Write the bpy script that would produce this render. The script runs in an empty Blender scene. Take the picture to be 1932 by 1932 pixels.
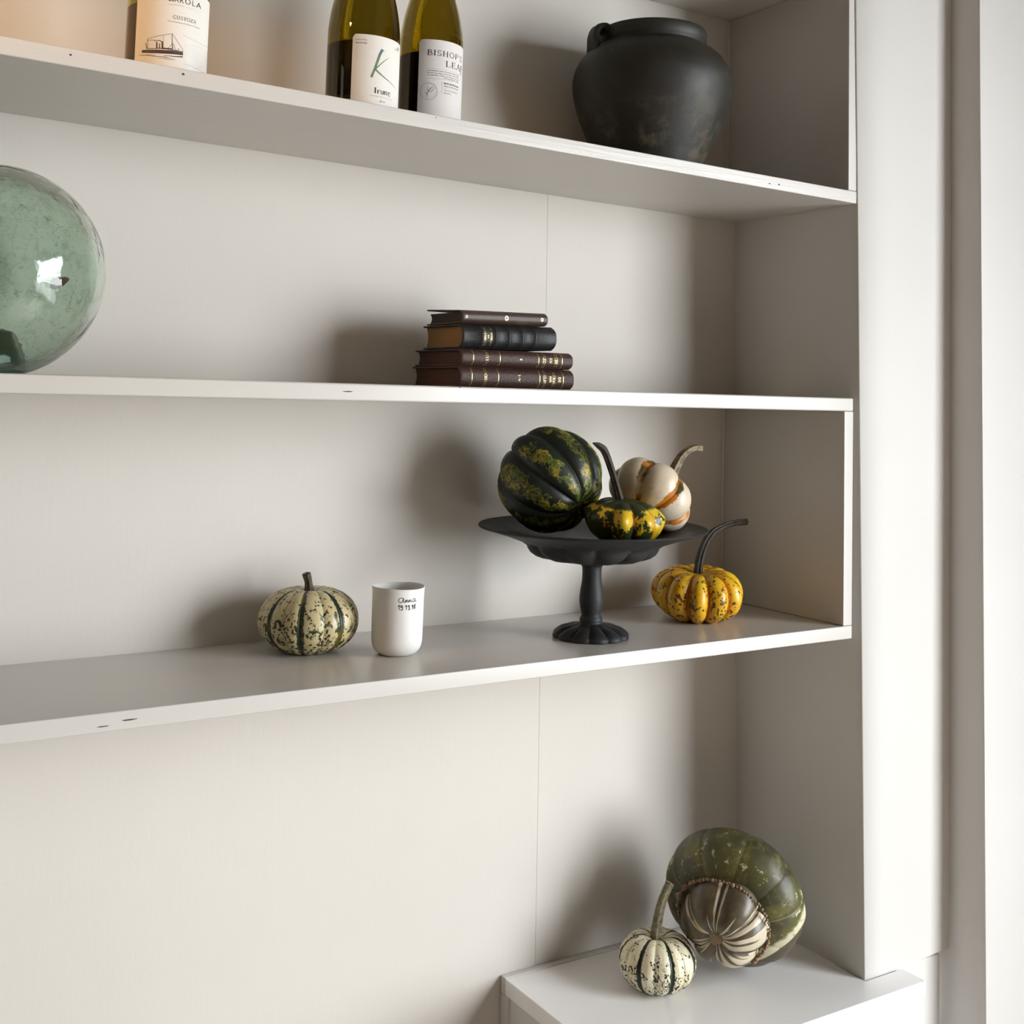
import bpy, bmesh, math, random
import numpy as np
from mathutils import Vector, Matrix, noise as mnoise

SC = bpy.context.scene
COL = SC.collection
PI = math.pi
R_ = math.radians

# ------------------------------------------------------------------ camera
cam_d = bpy.data.cameras.new('camera')
cam = bpy.data.objects.new('camera', cam_d)
COL.objects.link(cam)
cam.matrix_world = Matrix(((0.8447, -0.0618, -0.5317, -1.3408),
                           (-0.5345, -0.0425, -0.8441, -1.1952),
                           (0.0295, 0.9972, -0.0689, 0.3013),
                           (0, 0, 0, 1)))
cam_d.sensor_width = 36.0
cam_d.lens = 36.0 * 2270.6 / 1932.0
cam_d.shift_y = -366.0 / 1932.0
cam_d.clip_start = 0.02
SC.camera = cam

# ------------------------------------------------------------------ world, window light, lamp, exposure
world = bpy.data.worlds.new('overcast_sky')
SC.world = world
world.use_nodes = True
wn = world.node_tree
bg = wn.nodes['Background']
bg.inputs[0].default_value = (0.93, 0.97, 1.01, 1)
bg.inputs[1].default_value = 17.4

WIN_X, WIN_Y0, WIN_Y1, WIN_Z0, WIN_Z1 = 0.90, -3.05, -1.00, -0.80, 1.12
pd = bpy.data.lights.new('window_portal', 'AREA')
pd.shape = 'RECTANGLE'
pd.size = WIN_Z1 - WIN_Z0
pd.size_y = WIN_Y1 - WIN_Y0
pd.cycles.is_portal = True
po = bpy.data.objects.new('window_portal', pd)
COL.objects.link(po)
po.location = (WIN_X + 0.06, (WIN_Y0 + WIN_Y1) / 2, (WIN_Z0 + WIN_Z1) / 2)
po.rotation_euler = (0, R_(90), 0)        # -Z of the lamp looks towards -X

ld = bpy.data.lights.new('warm_pendant', 'SPOT')     # shaded lamp over the left end of the room
ld.energy = 24.0
ld.color = (1.0, 0.60, 0.28)
ld.shadow_soft_size = 0.05
ld.spot_size = R_(54)
ld.spot_blend = 1.0
lo = bpy.data.objects.new('warm_pendant', ld)
COL.objects.link(lo)
lo.location = (-1.70, -0.30, 1.10)
lo.rotation_euler = (Vector((-1.15, 0.15, 0.68)) - Vector(lo.location)).to_track_quat('-Z', 'Y').to_euler()

vs = SC.view_settings
vs.view_transform = 'Standard'
vs.look = 'None'
vs.exposure = 0.0
vs.gamma = 1.0
vs.use_curve_mapping = False
try:
    SC.cycles.use_denoising = True
    SC.cycles.max_bounces = 14
    SC.cycles.transmission_bounces = 12
    SC.cycles.diffuse_bounces = 4
    SC.cycles.sample_clamp_indirect = 6.0
except Exception:
    pass


# ------------------------------------------------------------------ material helper
class Mat:
    def __init__(self, name):
        self.m = bpy.data.materials.new(name)
        self.m.use_nodes = True
        self.t = self.m.node_tree
        self.b = self.t.nodes['Principled BSDF']

    def n(self, typ, **kw):
        x = self.t.nodes.new(typ)
        for k, v in kw.items():
            setattr(x, k, v)
        return x

    def put(self, sock, v):
        if isinstance(v, bpy.types.NodeSocket):
            self.t.links.new(v, sock)
        elif isinstance(v, (tuple, list)):
            v = tuple(v)
            if sock.type == 'RGBA' and len(v) == 3:
                v = v + (1,)
            sock.default_value = v
        else:
            sock.default_value = v

    def math(self, op, a, b=0.0, c=0.0):
        x = self.n('ShaderNodeMath', operation=op)
        self.put(x.inputs[0], a); self.put(x.inputs[1], b); self.put(x.inputs[2], c)
        return x.outputs[0]

    def mix(self, f, a, b, blend='MIX'):
        x = self.n('ShaderNodeMix', data_type='RGBA', blend_type=blend)
        self.put(x.inputs[0], f); self.put(x.inputs[6], a); self.put(x.inputs[7], b)
        return x.outputs[2]

    def step(self, v, a, b, lo=0.0, hi=1.0):
        x = self.n('ShaderNodeMapRange', interpolation_type='SMOOTHSTEP')
        self.put(x.inputs[0], v); self.put(x.inputs[1], a); self.put(x.inputs[2], b)
        self.put(x.inputs[3], lo); self.put(x.inputs[4], hi)
        return x.outputs[0]

    def vec(self, kind='Object'):
        return self.n('ShaderNodeTexCoord').outputs[kind]

    def scale(self, v, s):
        x = self.n('ShaderNodeVectorMath', operation='MULTIPLY')
        self.put(x.inputs[0], v); self.put(x.inputs[1], s)
        return x.outputs[0]

    def sep(self, v):
        x = self.n('ShaderNodeSeparateXYZ')
        self.put(x.inputs[0], v)
        return x.outputs

    def noise(self, v, s, detail=3.0, rough=0.55, dist=0.0):
        x = self.n('ShaderNodeTexNoise')
        self.put(x.inputs['Vector'], v)
        x.inputs['Scale'].default_value = s
        x.inputs['Detail'].default_value = detail
        x.inputs['Roughness'].default_value = rough
        x.inputs['Distortion'].default_value = dist
        return x.outputs['Fac']

    def vor(self, v, s, feature='F1'):
        x = self.n('ShaderNodeTexVoronoi', feature=feature)
        self.put(x.inputs['Vector'], v)
        x.inputs['Scale'].default_value = s
        return x.outputs['Distance']

    def attr(self, name):
        return self.n('ShaderNodeAttribute', attribute_name=name).outputs['Fac']

    def bump(self, h, strength=0.3, dist=0.001, normal=None):
        x = self.n('ShaderNodeBump')
        x.inputs['Strength'].default_value = strength
        x.inputs['Distance'].default_value = dist
        self.put(x.inputs['Height'], h)
        if normal is not None:
            self.put(x.inputs['Normal'], normal)
        return x.outputs[0]

    def set(self, **kw):
        names = dict(base='Base Color', rough='Roughness', metal='Metallic', normal='Normal', trans='Transmission Weight',
                     ior='IOR', coat='Coat Weight', coatr='Coat Roughness', spec='Specular IOR Level', sss='Subsurface Weight')
        for k, v in kw.items():
            self.put(self.b.inputs[names[k]], v)
        return self.m


def plain(name, col, rough=0.5, metal=0.0, var=0.12, sc=60.0, bump=0.0, spec=0.5):
    m = Mat(name)
    v = m.vec()
    nz = m.noise(v, sc, 4)
    c = m.mix(nz, tuple(x * (1 - var) for x in col), tuple(min(1, x * (1 + var)) for x in col))
    kw = dict(base=c, rough=rough, metal=metal, spec=spec)
    if bump:
        kw['normal'] = m.bump(nz, bump, 0.001)
    return m.set(**kw)


def paint(name, col=(0.80, 0.785, 0.755), rough=0.42, streak=(3, 60, 60), bump=0.10, spot=True, gloss_var=0.08, scuff=0.0):
    """old brushed emulsion / gloss paint"""
    m = Mat(name)
    v = m.vec()
    big = m.noise(v, 3.0, 4, 0.6)
    c = m.mix(m.step(big, 0.3, 0.75), tuple(x * 0.965 for x in col), col)
    st = m.noise(m.scale(v, streak), 1.6, 4, 0.6)
    fine = m.noise(v, 220.0, 3, 0.6)
    if spot:
        d = m.vor(v, 14.0)
        pick = m.noise(v, 5.0, 1)
        dot = m.math('MULTIPLY', m.step(d, 0.030, 0.018), m.step(pick, 0.60, 0.66))
        c = m.mix(dot, c, (0.16, 0.13, 0.11))
    if scuff:
        k = m.step(m.noise(m.scale(v, (30, 120, 120)), 1.0, 5, 0.7), 0.66, 0.74)
        c = m.mix(m.math('MULTIPLY', k, scuff), c, (0.55, 0.50, 0.44))
    h = m.math('ADD', m.math('MULTIPLY', st, 0.7), m.math('MULTIPLY', fine, 0.3))
    r = m.math('ADD', rough - gloss_var, m.math('MULTIPLY', st, 2 * gloss_var))
    return m.set(base=c, rough=r, normal=m.bump(h, bump, 0.002), spec=0.5)


M_WALL = paint('white_wall_paint', (0.66, 0.622, 0.565), 0.62, (40, 40, 6), 0.16)
M_PIER = paint('white_pier_plaster', (0.665, 0.645, 0.610), 0.60, (12, 12, 3), 0.10)
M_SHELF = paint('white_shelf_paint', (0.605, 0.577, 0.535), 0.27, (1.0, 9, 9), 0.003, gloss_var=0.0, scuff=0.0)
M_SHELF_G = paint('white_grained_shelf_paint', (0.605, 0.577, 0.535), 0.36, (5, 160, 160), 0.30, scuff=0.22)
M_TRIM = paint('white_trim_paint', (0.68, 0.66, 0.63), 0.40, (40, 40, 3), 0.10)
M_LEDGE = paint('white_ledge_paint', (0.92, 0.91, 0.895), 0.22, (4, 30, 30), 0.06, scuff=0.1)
M_CHIP = plain('chipped_dark_wood', (0.06, 0.045, 0.035), 0.8)
M_ROOM = plain('warm_room_wall', (0.085, 0.055, 0.034), 0.8, var=0.08, sc=4)
M_CEIL = plain('room_ceiling_paint', (0.16, 0.12, 0.09), 0.8, var=0.05, sc=4)
M_FLOOR = plain('pale_floor_boards', (0.48, 0.42, 0.35), 0.5, var=0.25, sc=8)
M_GROUND = plain('paving_outside', (0.34, 0.34, 0.32), 0.9, var=0.2, sc=3)
M_FRAME = plain('window_frame_paint', (0.75, 0.74, 0.72), 0.4, var=0.04)


# ------------------------------------------------------------------ mesh helpers
class Geo:
    def __init__(self):
        self.v, self.f, self.mi = [], [], []

    def add(self, verts, faces, mi=0):
        o = len(self.v)
        self.v += [tuple(p) for p in verts]
        self.f += [tuple(i + o for i in f) for f in faces]
        self.mi += [mi] * len(faces)

    def hexa(self, p, mi=0):
        """8 corners: bottom ring 0-3, top ring 4-7 (counter-clockwise from above)"""
        self.add(p, [(3, 2, 1, 0), (4, 5, 6, 7), (0, 1, 5, 4), (1, 2, 6, 5), (2, 3, 7, 6), (3, 0, 4, 7)], mi)

    def box(self, a, b, mi=0):
        x0, y0, z0 = a; x1, y1, z1 = b
        self.hexa([(x0, y0, z0), (x1, y0, z0), (x1, y1, z0), (x0, y1, z0), (x0, y0, z1), (x1, y0, z1), (x1, y1, z1), (x0, y1, z1)], mi)

    def lathe(self, prof, n=64, center=(0, 0), mi=0, rad=None):
        """prof: (r, z) list; ends with r=0 close to a pole. rad(phi, r, z) may change the radius"""
        rings = []
        vs = []
        for r, z in prof:
            if r < 1e-7:
                rings.append([len(vs)]); vs.append((center[0], center[1], z))
            else:
                ring = []
                for j in range(n):
                    a = 2 * PI * j / n
                    rr = rad(a, r, z) if rad else r
                    if isinstance(rr, tuple):
                        rr, zz = rr
                    else:
                        zz = z
                    ring.append(len(vs)); vs.append((center[0] + rr * math.cos(a), center[1] + rr * math.sin(a), zz))
                rings.append(ring)
        fs = []
        for A, B in zip(rings[:-1], rings[1:]):
            for j in range(n):
                k = (j + 1) % n
                if len(A) == 1 and len(B) == 1:
                    continue
                if len(A) == 1:
                    fs.append((A[0], B[k], B[j]))
                elif len(B) == 1:
                    fs.append((A[j], A[k], B[0]))
                else:
                    fs.append((A[j], A[k], B[k], B[j]))
        self.add(vs, fs, mi)

    def tube(self, pts, radii, n=12, shape=None, caps=True, mi=0, up=Vector((0, 0, 1))):
        """swept tube through pts with radius per point; shape(phi) multiplies radius, or returns (x, y)"""
        pts = [Vector(p) for p in pts]
        N = len(pts)
        T = [(pts[min(i + 1, N - 1)] - pts[max(i - 1, 0)]).normalized() for i in range(N)]
        a = up.cross(T[0])
        if a.length < 1e-3:
            a = Vector((1, 0, 0)).cross(T[0])
        a.normalize()
        vs = []
        for i in range(N):
            a = (a - T[i] * a.dot(T[i])).normalized()
            b = T[i].cross(a)
            for j in range(n):
                ph = 2 * PI * j / n
                s = shape(ph) if shape else 1.0
                if isinstance(s, tuple):
                    x, y = s
                else:
                    x, y = s * math.cos(ph), s * math.sin(ph)
                vs.append(pts[i] + (a * x + b * y) * radii[i])
        fs = []
        for i in range(N - 1):
            for j in range(n):
                k = (j + 1) % n
                fs.append((i * n + j, i * n + k, (i + 1) * n + k, (i + 1) * n + j))
        if caps:
            fs.append(tuple(reversed(range(n))))
            fs.append(tuple(range((N - 1) * n, N * n)))
        self.add(vs, fs, mi)

    def build(self, name, mat, parent=None, smooth=False, bevel=0.0, segs=2, recalc=True):
        me = bpy.data.meshes.new(name)
        me.from_pydata(self.v, [], self.f)
        mats = mat if isinstance(mat, (list, tuple)) else [mat]
        for m in mats:
            me.materials.append(m)
        if len(mats) > 1:
            me.polygons.foreach_set('material_index', self.mi)
        if recalc:
            bm = bmesh.new(); bm.from_mesh(me)
            bmesh.ops.recalc_face_normals(bm, faces=bm.faces)
            bm.to_mesh(me); bm.free()
        if smooth:
            me.polygons.foreach_set('use_smooth', [True] * len(me.polygons))
        o = bpy.data.objects.new(name, me)
        COL.objects.link(o)
        if parent:
            o.parent = parent
        if bevel:
            md = o.modifiers.new('bevel', 'BEVEL')
            md.width = bevel; md.segments = segs; md.limit_method = 'ANGLE'; md.angle_limit = R_(40)
            for p in me.polygons:
                p.use_smooth = True
            md2 = o.modifiers.new('wn', 'WEIGHTED_NORMAL')
            md2.keep_sharp = True
        return o


def auto_smooth(o, deg=40):
    me = o.data
    bm = bmesh.new(); bm.from_mesh(me)
    for e in bm.edges:
        if len(e.link_faces) == 2 and e.calc_face_angle(0) > R_(deg):
            e.smooth = False
    for f in bm.faces:
        f.smooth = True
    bm.to_mesh(me); bm.free()
    return o


def thing(name, label, cat, loc=(0, 0, 0), rot=(0, 0, 0), group=None):
    o = bpy.data.objects.new(name, None)
    o.empty_display_size = 0.03
    COL.objects.link(o)
    o.location = loc
    o.rotation_euler = rot
    o['label'] = label
    o['category'] = cat
    if group:
        o['group'] = group
    return o


def struct(o):
    o['kind'] = 'structure'
    return o


def catmull(pts, per=8):
    P = [Vector(p) for p in pts]
    P = [P[0] * 2 - P[1]] + P + [P[-1] * 2 - P[-2]]
    out = []
    for i in range(1, len(P) - 2):
        for k in range(per):
            t = k / per
            a, b, c, d = P[i - 1], P[i], P[i + 1], P[i + 2]
            out.append(0.5 * ((2 * b) + (c - a) * t + (2 * a - 5 * b + 4 * c - d) * t * t + (3 * b - a - 3 * c + d) * t ** 3))
    out.append(P[-2].copy())
    return out


def lerp_list(vals, n):
    """resample a list of floats to n values"""
    out = []
    for i in range(n):
        t = i / (n - 1) * (len(vals) - 1)
        k = min(int(t), len(vals) - 2)
        out.append(vals[k] + (vals[k + 1] - vals[k]) * (t - k))
    return out


# shelf heights (the old boards are not dead level)
D = 0.2514
def z1(x): return 0.6174 - 0.0088 * x
def z2(x): return 0.3200 + 0.0058 * x
def z3(x): return 0.0071 * x
T1, T2, T3 = 0.0176, 0.0189, 0.0182
ZB = -0.4878
XL = -2.19
def xn(z): return 0.027 * (0.3 - z)          # niche side wall leans a little

# ------------------------------------------------------------------ room shell
FZ, CZ_ = -1.15, 1.5
g = Geo(); g.box((-2.35, -3.5, FZ - 0.1), (1.1, 0.40, FZ)); struct(g.build('floor', M_FLOOR))
g = Geo(); g.box((-2.35, -3.5, CZ_), (1.1, 0.40, CZ_ + 0.1)); struct(g.build('ceiling', M_CEIL))
g = Geo(); g.box((-2.35, -3.6, FZ), (1.1, -3.5, CZ_)); struct(g.build('wall_front', M_ROOM))
g = Geo(); g.box((-2.35, -3.5, FZ), (-2.2, 0.40, CZ_)); struct(g.build('wall_left', M_ROOM))
# back wall of the niche: plaster core with two lining panels that meet in a hairline joint
g = Geo(); g.box((-2.2, D + 0.004, FZ), (1.1, 0.40, CZ_))
wall_back = struct(g.build('wall_back', M_WALL))
def xs(z): return -0.3665 - 0.0135 * (z - 0.05)
def back_panel(x0, x1, za, zb):
    g = Geo()
    def X(v, z, s):
        return xs(z) + s if v == 'seam' else v
    P_ = []
    for z in (za, zb):
        P_ += [(X(x0, z, 0.00022), D, z), (X(x1, z, -0.00022), D, z), (X(x1, z, -0.00022), D + 0.004, z), (X(x0, z, 0.00022), D + 0.004, z)]
    g.hexa(P_)
    g.build('back_panel', M_WALL, wall_back)
back_panel(-2.2, 0.10, 0.6105, CZ_ - 0.001)          # one sheet behind the bottles
back_panel(-2.2, 'seam', 0.3100, 0.6100); back_panel('seam', 0.10, 0.3100, 0.6100)
back_panel(-2.2, 0.10, -0.0095, 0.3095)
back_panel(-2.2, 'seam', FZ + 0.001, -0.0100); back_panel('seam', 0.10, FZ + 0.001, -0.0100)

# pier to the right of the niche: plaster face from just below the ledge top up to the ceiling
g = Geo()
PB = -0.4890
YF = -0.005
NY, NZ = 10, 44
vs_, fs_ = [], []
rnd = random.Random(4)
cols = [('s', D), ('s', 0.18), ('s', 0.12), ('s', 0.06), ('s', 0.012), ('s', YF + 0.0012), ('f', 0.0012), ('f', 0.06), ('f', 0.11), ('f', 0.16), ('f', 0.201)]
for i in range(NZ + 1):
    z = PB + (CZ_ - PB) * (i / NZ) ** 1.0
    for kind, q in cols:
        wob = 0.0007 * mnoise.noise(Vector((q * 4, z * 6, 1.7)))
        if kind == 's':
            vs_.append((xn(z) + wob, q, z))
        else:
            x = xn(z) + q if q < 0.01 else q
            zz = z
            if i == 0:
                zz = z + 0.0075 * max(0.0, min(1.0, (x - 0.09) / 0.11)) + 0.0025 * (x > .09) * mnoise.noise(Vector((x * 40, 3.3, 0.2)))
            vs_.append((x, YF + wob, zz))
nc = len(cols)
for i in range(NZ):
    for j in range(nc - 1):
        fs_.append((i * nc + j, i * nc + j + 1, (i + 1) * nc + j + 1, (i + 1) * nc + j))
b = len(vs_)
for i in (0, NZ):
    vs_.append((0.201, D, PB if i == 0 else CZ_))
fs_.append(tuple(range(nc)) + (b,))
g.add(vs_, fs_)
pier = auto_smooth(struct(g.build('wall_pier', M_PIER, recalc=True)), 50)
# the recessed board below the pier
g = Geo(); g.box((0.0245, 0.0005, FZ), (0.189, 0.05, PB + 0.0005)); g.build('lower_board', M_TRIM, pier, bevel=0.003)
# casing to the right: stands 55 mm proud of the pier
g = Geo()
n = 60
vs_, fs_ = [], []
for i in range(n + 1):
    z = FZ + (CZ_ - FZ) * i / n
    e = 0.0016 * mnoise.noise(Vector((z * 9, 0.3, 5.1))) + 0.0007 * mnoise.noise(Vector((z * 37, 0.3, 2.1)))
    x0 = 0.199 - 0.0035 * (z - 0.2)
    yf = -0.0605 + 0.0078 * (z - 0.2)
    vs_ += [(x0, YF + 0.02, z), (x0, yf + 0.004, z), (x0 + 0.002 + 0.4 * e, yf + e * 0.4, z), (x0 + 0.006, yf, z), (0.62, yf, z), (0.62, YF + 0.02, z)]
for i in range(n):
    for j in range(5):
        fs_.append((i * 6 + j, i * 6 + j + 1, (i + 1) * 6 + j + 1, (i + 1) * 6 + j))
g.add(vs_, fs_)
trim_1 = auto_smooth(struct(g.build('trim_1', M_TRIM)), 50)
g = Geo(); g.box((0.62, 0.0, FZ), (WIN_X, 0.02, CZ_)); struct(g.build('trim_2', M_TRIM))
# right wall with the window
g = Geo()
g.box((WIN_X, -3.5, FZ), (WIN_X + 0.12, WIN_Y0, CZ_))
g.box((WIN_X, WIN_Y1, FZ), (WIN_X + 0.12, 0.05, CZ_))
g.box((WIN_X, WIN_Y0, FZ), (WIN_X + 0.12, WIN_Y1, WIN_Z0))
g.box((WIN_X, WIN_Y0, WIN_Z1), (WIN_X + 0.12, WIN_Y1, CZ_))
struct(g.build('wall_right', M_ROOM))
win = Geo()
fw = 0.045
win.box((WIN_X + 0.04, WIN_Y0, WIN_Z0), (WIN_X + 0.09, WIN_Y0 + fw, WIN_Z1))
win.box((WIN_X + 0.04, WIN_Y1 - fw, WIN_Z0), (WIN_X + 0.09, WIN_Y1, WIN_Z1))
win.box((WIN_X + 0.04, WIN_Y0 + fw, WIN_Z0), (WIN_X + 0.09, WIN_Y1 - fw, WIN_Z0 + fw))
win.box((WIN_X + 0.04, WIN_Y0 + fw, WIN_Z1 - fw), (WIN_X + 0.09, WIN_Y1 - fw, WIN_Z1))
struct(win.build('window_1', M_FRAME))
g = Geo(); g.box((WIN_X + 0.12, -6.0, FZ - 0.12), (7.0, 5.0, FZ - 0.02)); struct(g.build('ground', M_GROUND))


# ------------------------------------------------------------------ built-in shelves
def board(p, zt, th, x0, x1, y0, y1, name, bevel=0.0012, mat=None):
    g = Geo()
    g.hexa([(x0, y0, zt(x0) - th), (x1, y0, zt(x1) - th), (x1, y1, zt(x1) - th), (x0, y1, zt(x0) - th),
            (x0, y0, zt(x0)), (x1, y0, zt(x1)), (x1, y1, zt(x1)), (x0, y1, zt(x0))])
    return g.build(name, mat or M_SHELF, p, bevel=bevel)


def upright(p, fi, fo, za, zb, y0, y1, name):
    g = Geo()
    g.hexa([(fi(za), y0, za), (fo(za), y0, za), (fo(za), y1, za), (fi(za), y1, za), (fi(zb), y0, zb), (fo(zb), y0, zb), (fo(zb), y1, zb), (fi(zb), y1, zb)])
    return g.build(name, M_SHELF, p, bevel=0.001)


def chip(p, x, y, z, w, h, rz=0.0, name='paint_chip', tilt=0.0):
    """shallow ragged chip with its own dark floor on a front edge"""
    r = random.Random(int(abs(x) * 9999))
    g = Geo()
    n = 14
    pts = []
    for i in range(n):
        a = 2 * PI * i / n
        s = 1 + r.uniform(-.22, .22)
        px, pz = math.cos(a) * w / 2 * s, math.sin(a) * h / 2 * s
        pts.append((x + px, y, z + pz + px * tilt))
    back = [(a, b_ + 0.0006, c) for a, b_, c in pts]
    g.add(pts + back, [tuple(range(n))] + [(i, (i + 1) % n, n + (i + 1) % n, n + i) for i in range(n)])
    return g.build(name, M_CHIP, p)


upper = thing('wall_shelf', 'upper white shelf box holding the wine bottles and the dark clay pot', 'shelf', (0, 0, 0))
Y1 = -0.003
fo1 = lambda z: -0.0085 - 0.010 * (z - 0.6)
fi1 = lambda z: fo1(z) - 0.0165
board(upper, z1, T1, XL, fo1(0.6), Y1, D - 0.0005, 'shelf_board', mat=M_SHELF_G)
upright(upper, fi1, fo1, z1(0) + 0.0005, 0.9295, Y1 + 0.0003, D - 0.0006, 'side_panel')
board(upper, lambda x: 0.9295 + T1, T1, XL, fo1(0.93), Y1, D - 0.0005, 'top_board')
for x, z, w, h in ((-1.0997, .6206, .0022, .0022), (-.9905, .6207, .0030, .0024), (-.1805, .6082, .0040, .0014), (-.1626, .6089, .0036, .0022), (-1.176, .6245, .0014, .0014), (-.70, .6205, .0018, .0010)):
    chip(upper, x, Y1 - 0.0002, z, w, h)

lower = thing('wall_shelf', 'lower white shelf box holding the cake stand, pumpkins and cup', 'shelf', (0, 0, 0))
Y3 = 0.0
fo3 = lambda z: -0.0071 + 0.0042 * (0.3 - z)
fi3 = lambda z: -0.0252 + 0.0061 * (0.3 - z)
board(lower, z2, T2, XL, fo3(0.32), Y3, D - 0.0005, 'shelf_board', bevel=0.0022)
board(lower, z3, T3, XL, fo3(0), Y3, D - 0.0005, 'shelf_board', bevel=0.0012)
upright(lower, fi3, fo3, z3(0) + 0.0003, z2(0) - T2 - 0.0003, Y3 + 0.0003, D - 0.0006, 'side_panel')
for x, z, w, h, t in ((-1.0358, z3(-1.0358) - .0126, .0115, .0010, .01), (-1.0105, z3(-1.0105) - .0092, .0155, .0014, .01), (-.7942, z2(-.7942) - .0089, .0120, .0013, 0), (-.655, z2(-.655) - .001, .002, .0012, 0)):
    chip(lower, x, Y3 - 0.0002, z, w, h, tilt=t)
# old caulk in the back corners of the two boxes
def caulk(p, x, za, zb):
    g = Geo()
    w = 0.0035
    vs_ = [(x(za), D - 0.0006, za), (x(za) - w, D - 0.0006, za), (x(za) - 0.0006, D - w, za), (x(zb), D - 0.0006, zb), (x(zb) - w, D - 0.0006, zb), (x(zb) - 0.0006, D - w, zb)]
    g.add(vs_, [(0, 1, 4, 3), (1, 2, 5, 4), (2, 0, 3, 5), (0, 2, 1), (3, 4, 5)])
    g.build('caulk_bead', M_SHELF, p)
caulk(upper, fi1, z1(0) + 0.001, 0.929)
caulk(lower, fi3, z3(0) + 0.001, z2(0) - T2 - 0.001)

# ledge in the corner under the shelves
ledge = thing('corner_ledge', 'white boxed-in ledge in the niche corner under the turban squash', 'ledge', (0, 0, 0))
g = Geo()
LX0, LX1, LY0 = -0.4165, 0.0965, -0.0480
xw = xn(ZB) - 0.0006
Lp = [(LX0, LY0), (LX1, LY0), (LX1, -0.0062), (xw, -0.0062), (xw, D - 0.012), (LX0, D - 0.012)]
n = len(Lp)
g.add([(a, b_, ZB - 0.022) for a, b_ in Lp] + [(a, b_, ZB) for a, b_ in Lp], [tuple(reversed(range(n))), tuple(range(n, 2 * n))] + [(i, (i + 1) % n, n + (i + 1) % n, n + i) for i in range(n)])
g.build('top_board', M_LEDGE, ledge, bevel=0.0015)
g = Geo(); g.box((LX0, D - 0.0115, ZB - 0.022), (xn(ZB) - 0.0006, D - 0.0008, ZB + 0.0006)); g.build('back_strip', M_TRIM, ledge, bevel=0.001)
g = Geo(); g.box((LX0 + 0.003, LY0 + 0.003, FZ + 0.001), (LX0 + 0.012, D - 0.0012, ZB - 0.0225)); g.build('side_panel', M_TRIM, ledge)
g = Geo()
g.box((LX0, D - 0.021, FZ + 0.001), (LX0 + 0.004, D - 0.001, ZB - 0.0225)); g.build('side_batten', M_TRIM, ledge, bevel=0.0008)
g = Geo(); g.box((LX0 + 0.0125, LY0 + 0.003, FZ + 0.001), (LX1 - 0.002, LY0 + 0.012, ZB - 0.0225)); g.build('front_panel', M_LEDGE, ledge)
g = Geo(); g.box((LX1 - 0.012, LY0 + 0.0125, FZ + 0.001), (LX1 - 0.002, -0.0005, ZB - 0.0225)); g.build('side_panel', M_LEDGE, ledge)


# ------------------------------------------------------------------ lettering: stroke glyphs and font text
def arc(cx, cy, rx, ry, a0, a1, n=12):
    return [(cx + rx * math.cos(R_(a0 + (a1 - a0) * i / n)), cy + ry * math.sin(R_(a0 + (a1 - a0) * i / n))) for i in range(n + 1)]


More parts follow.
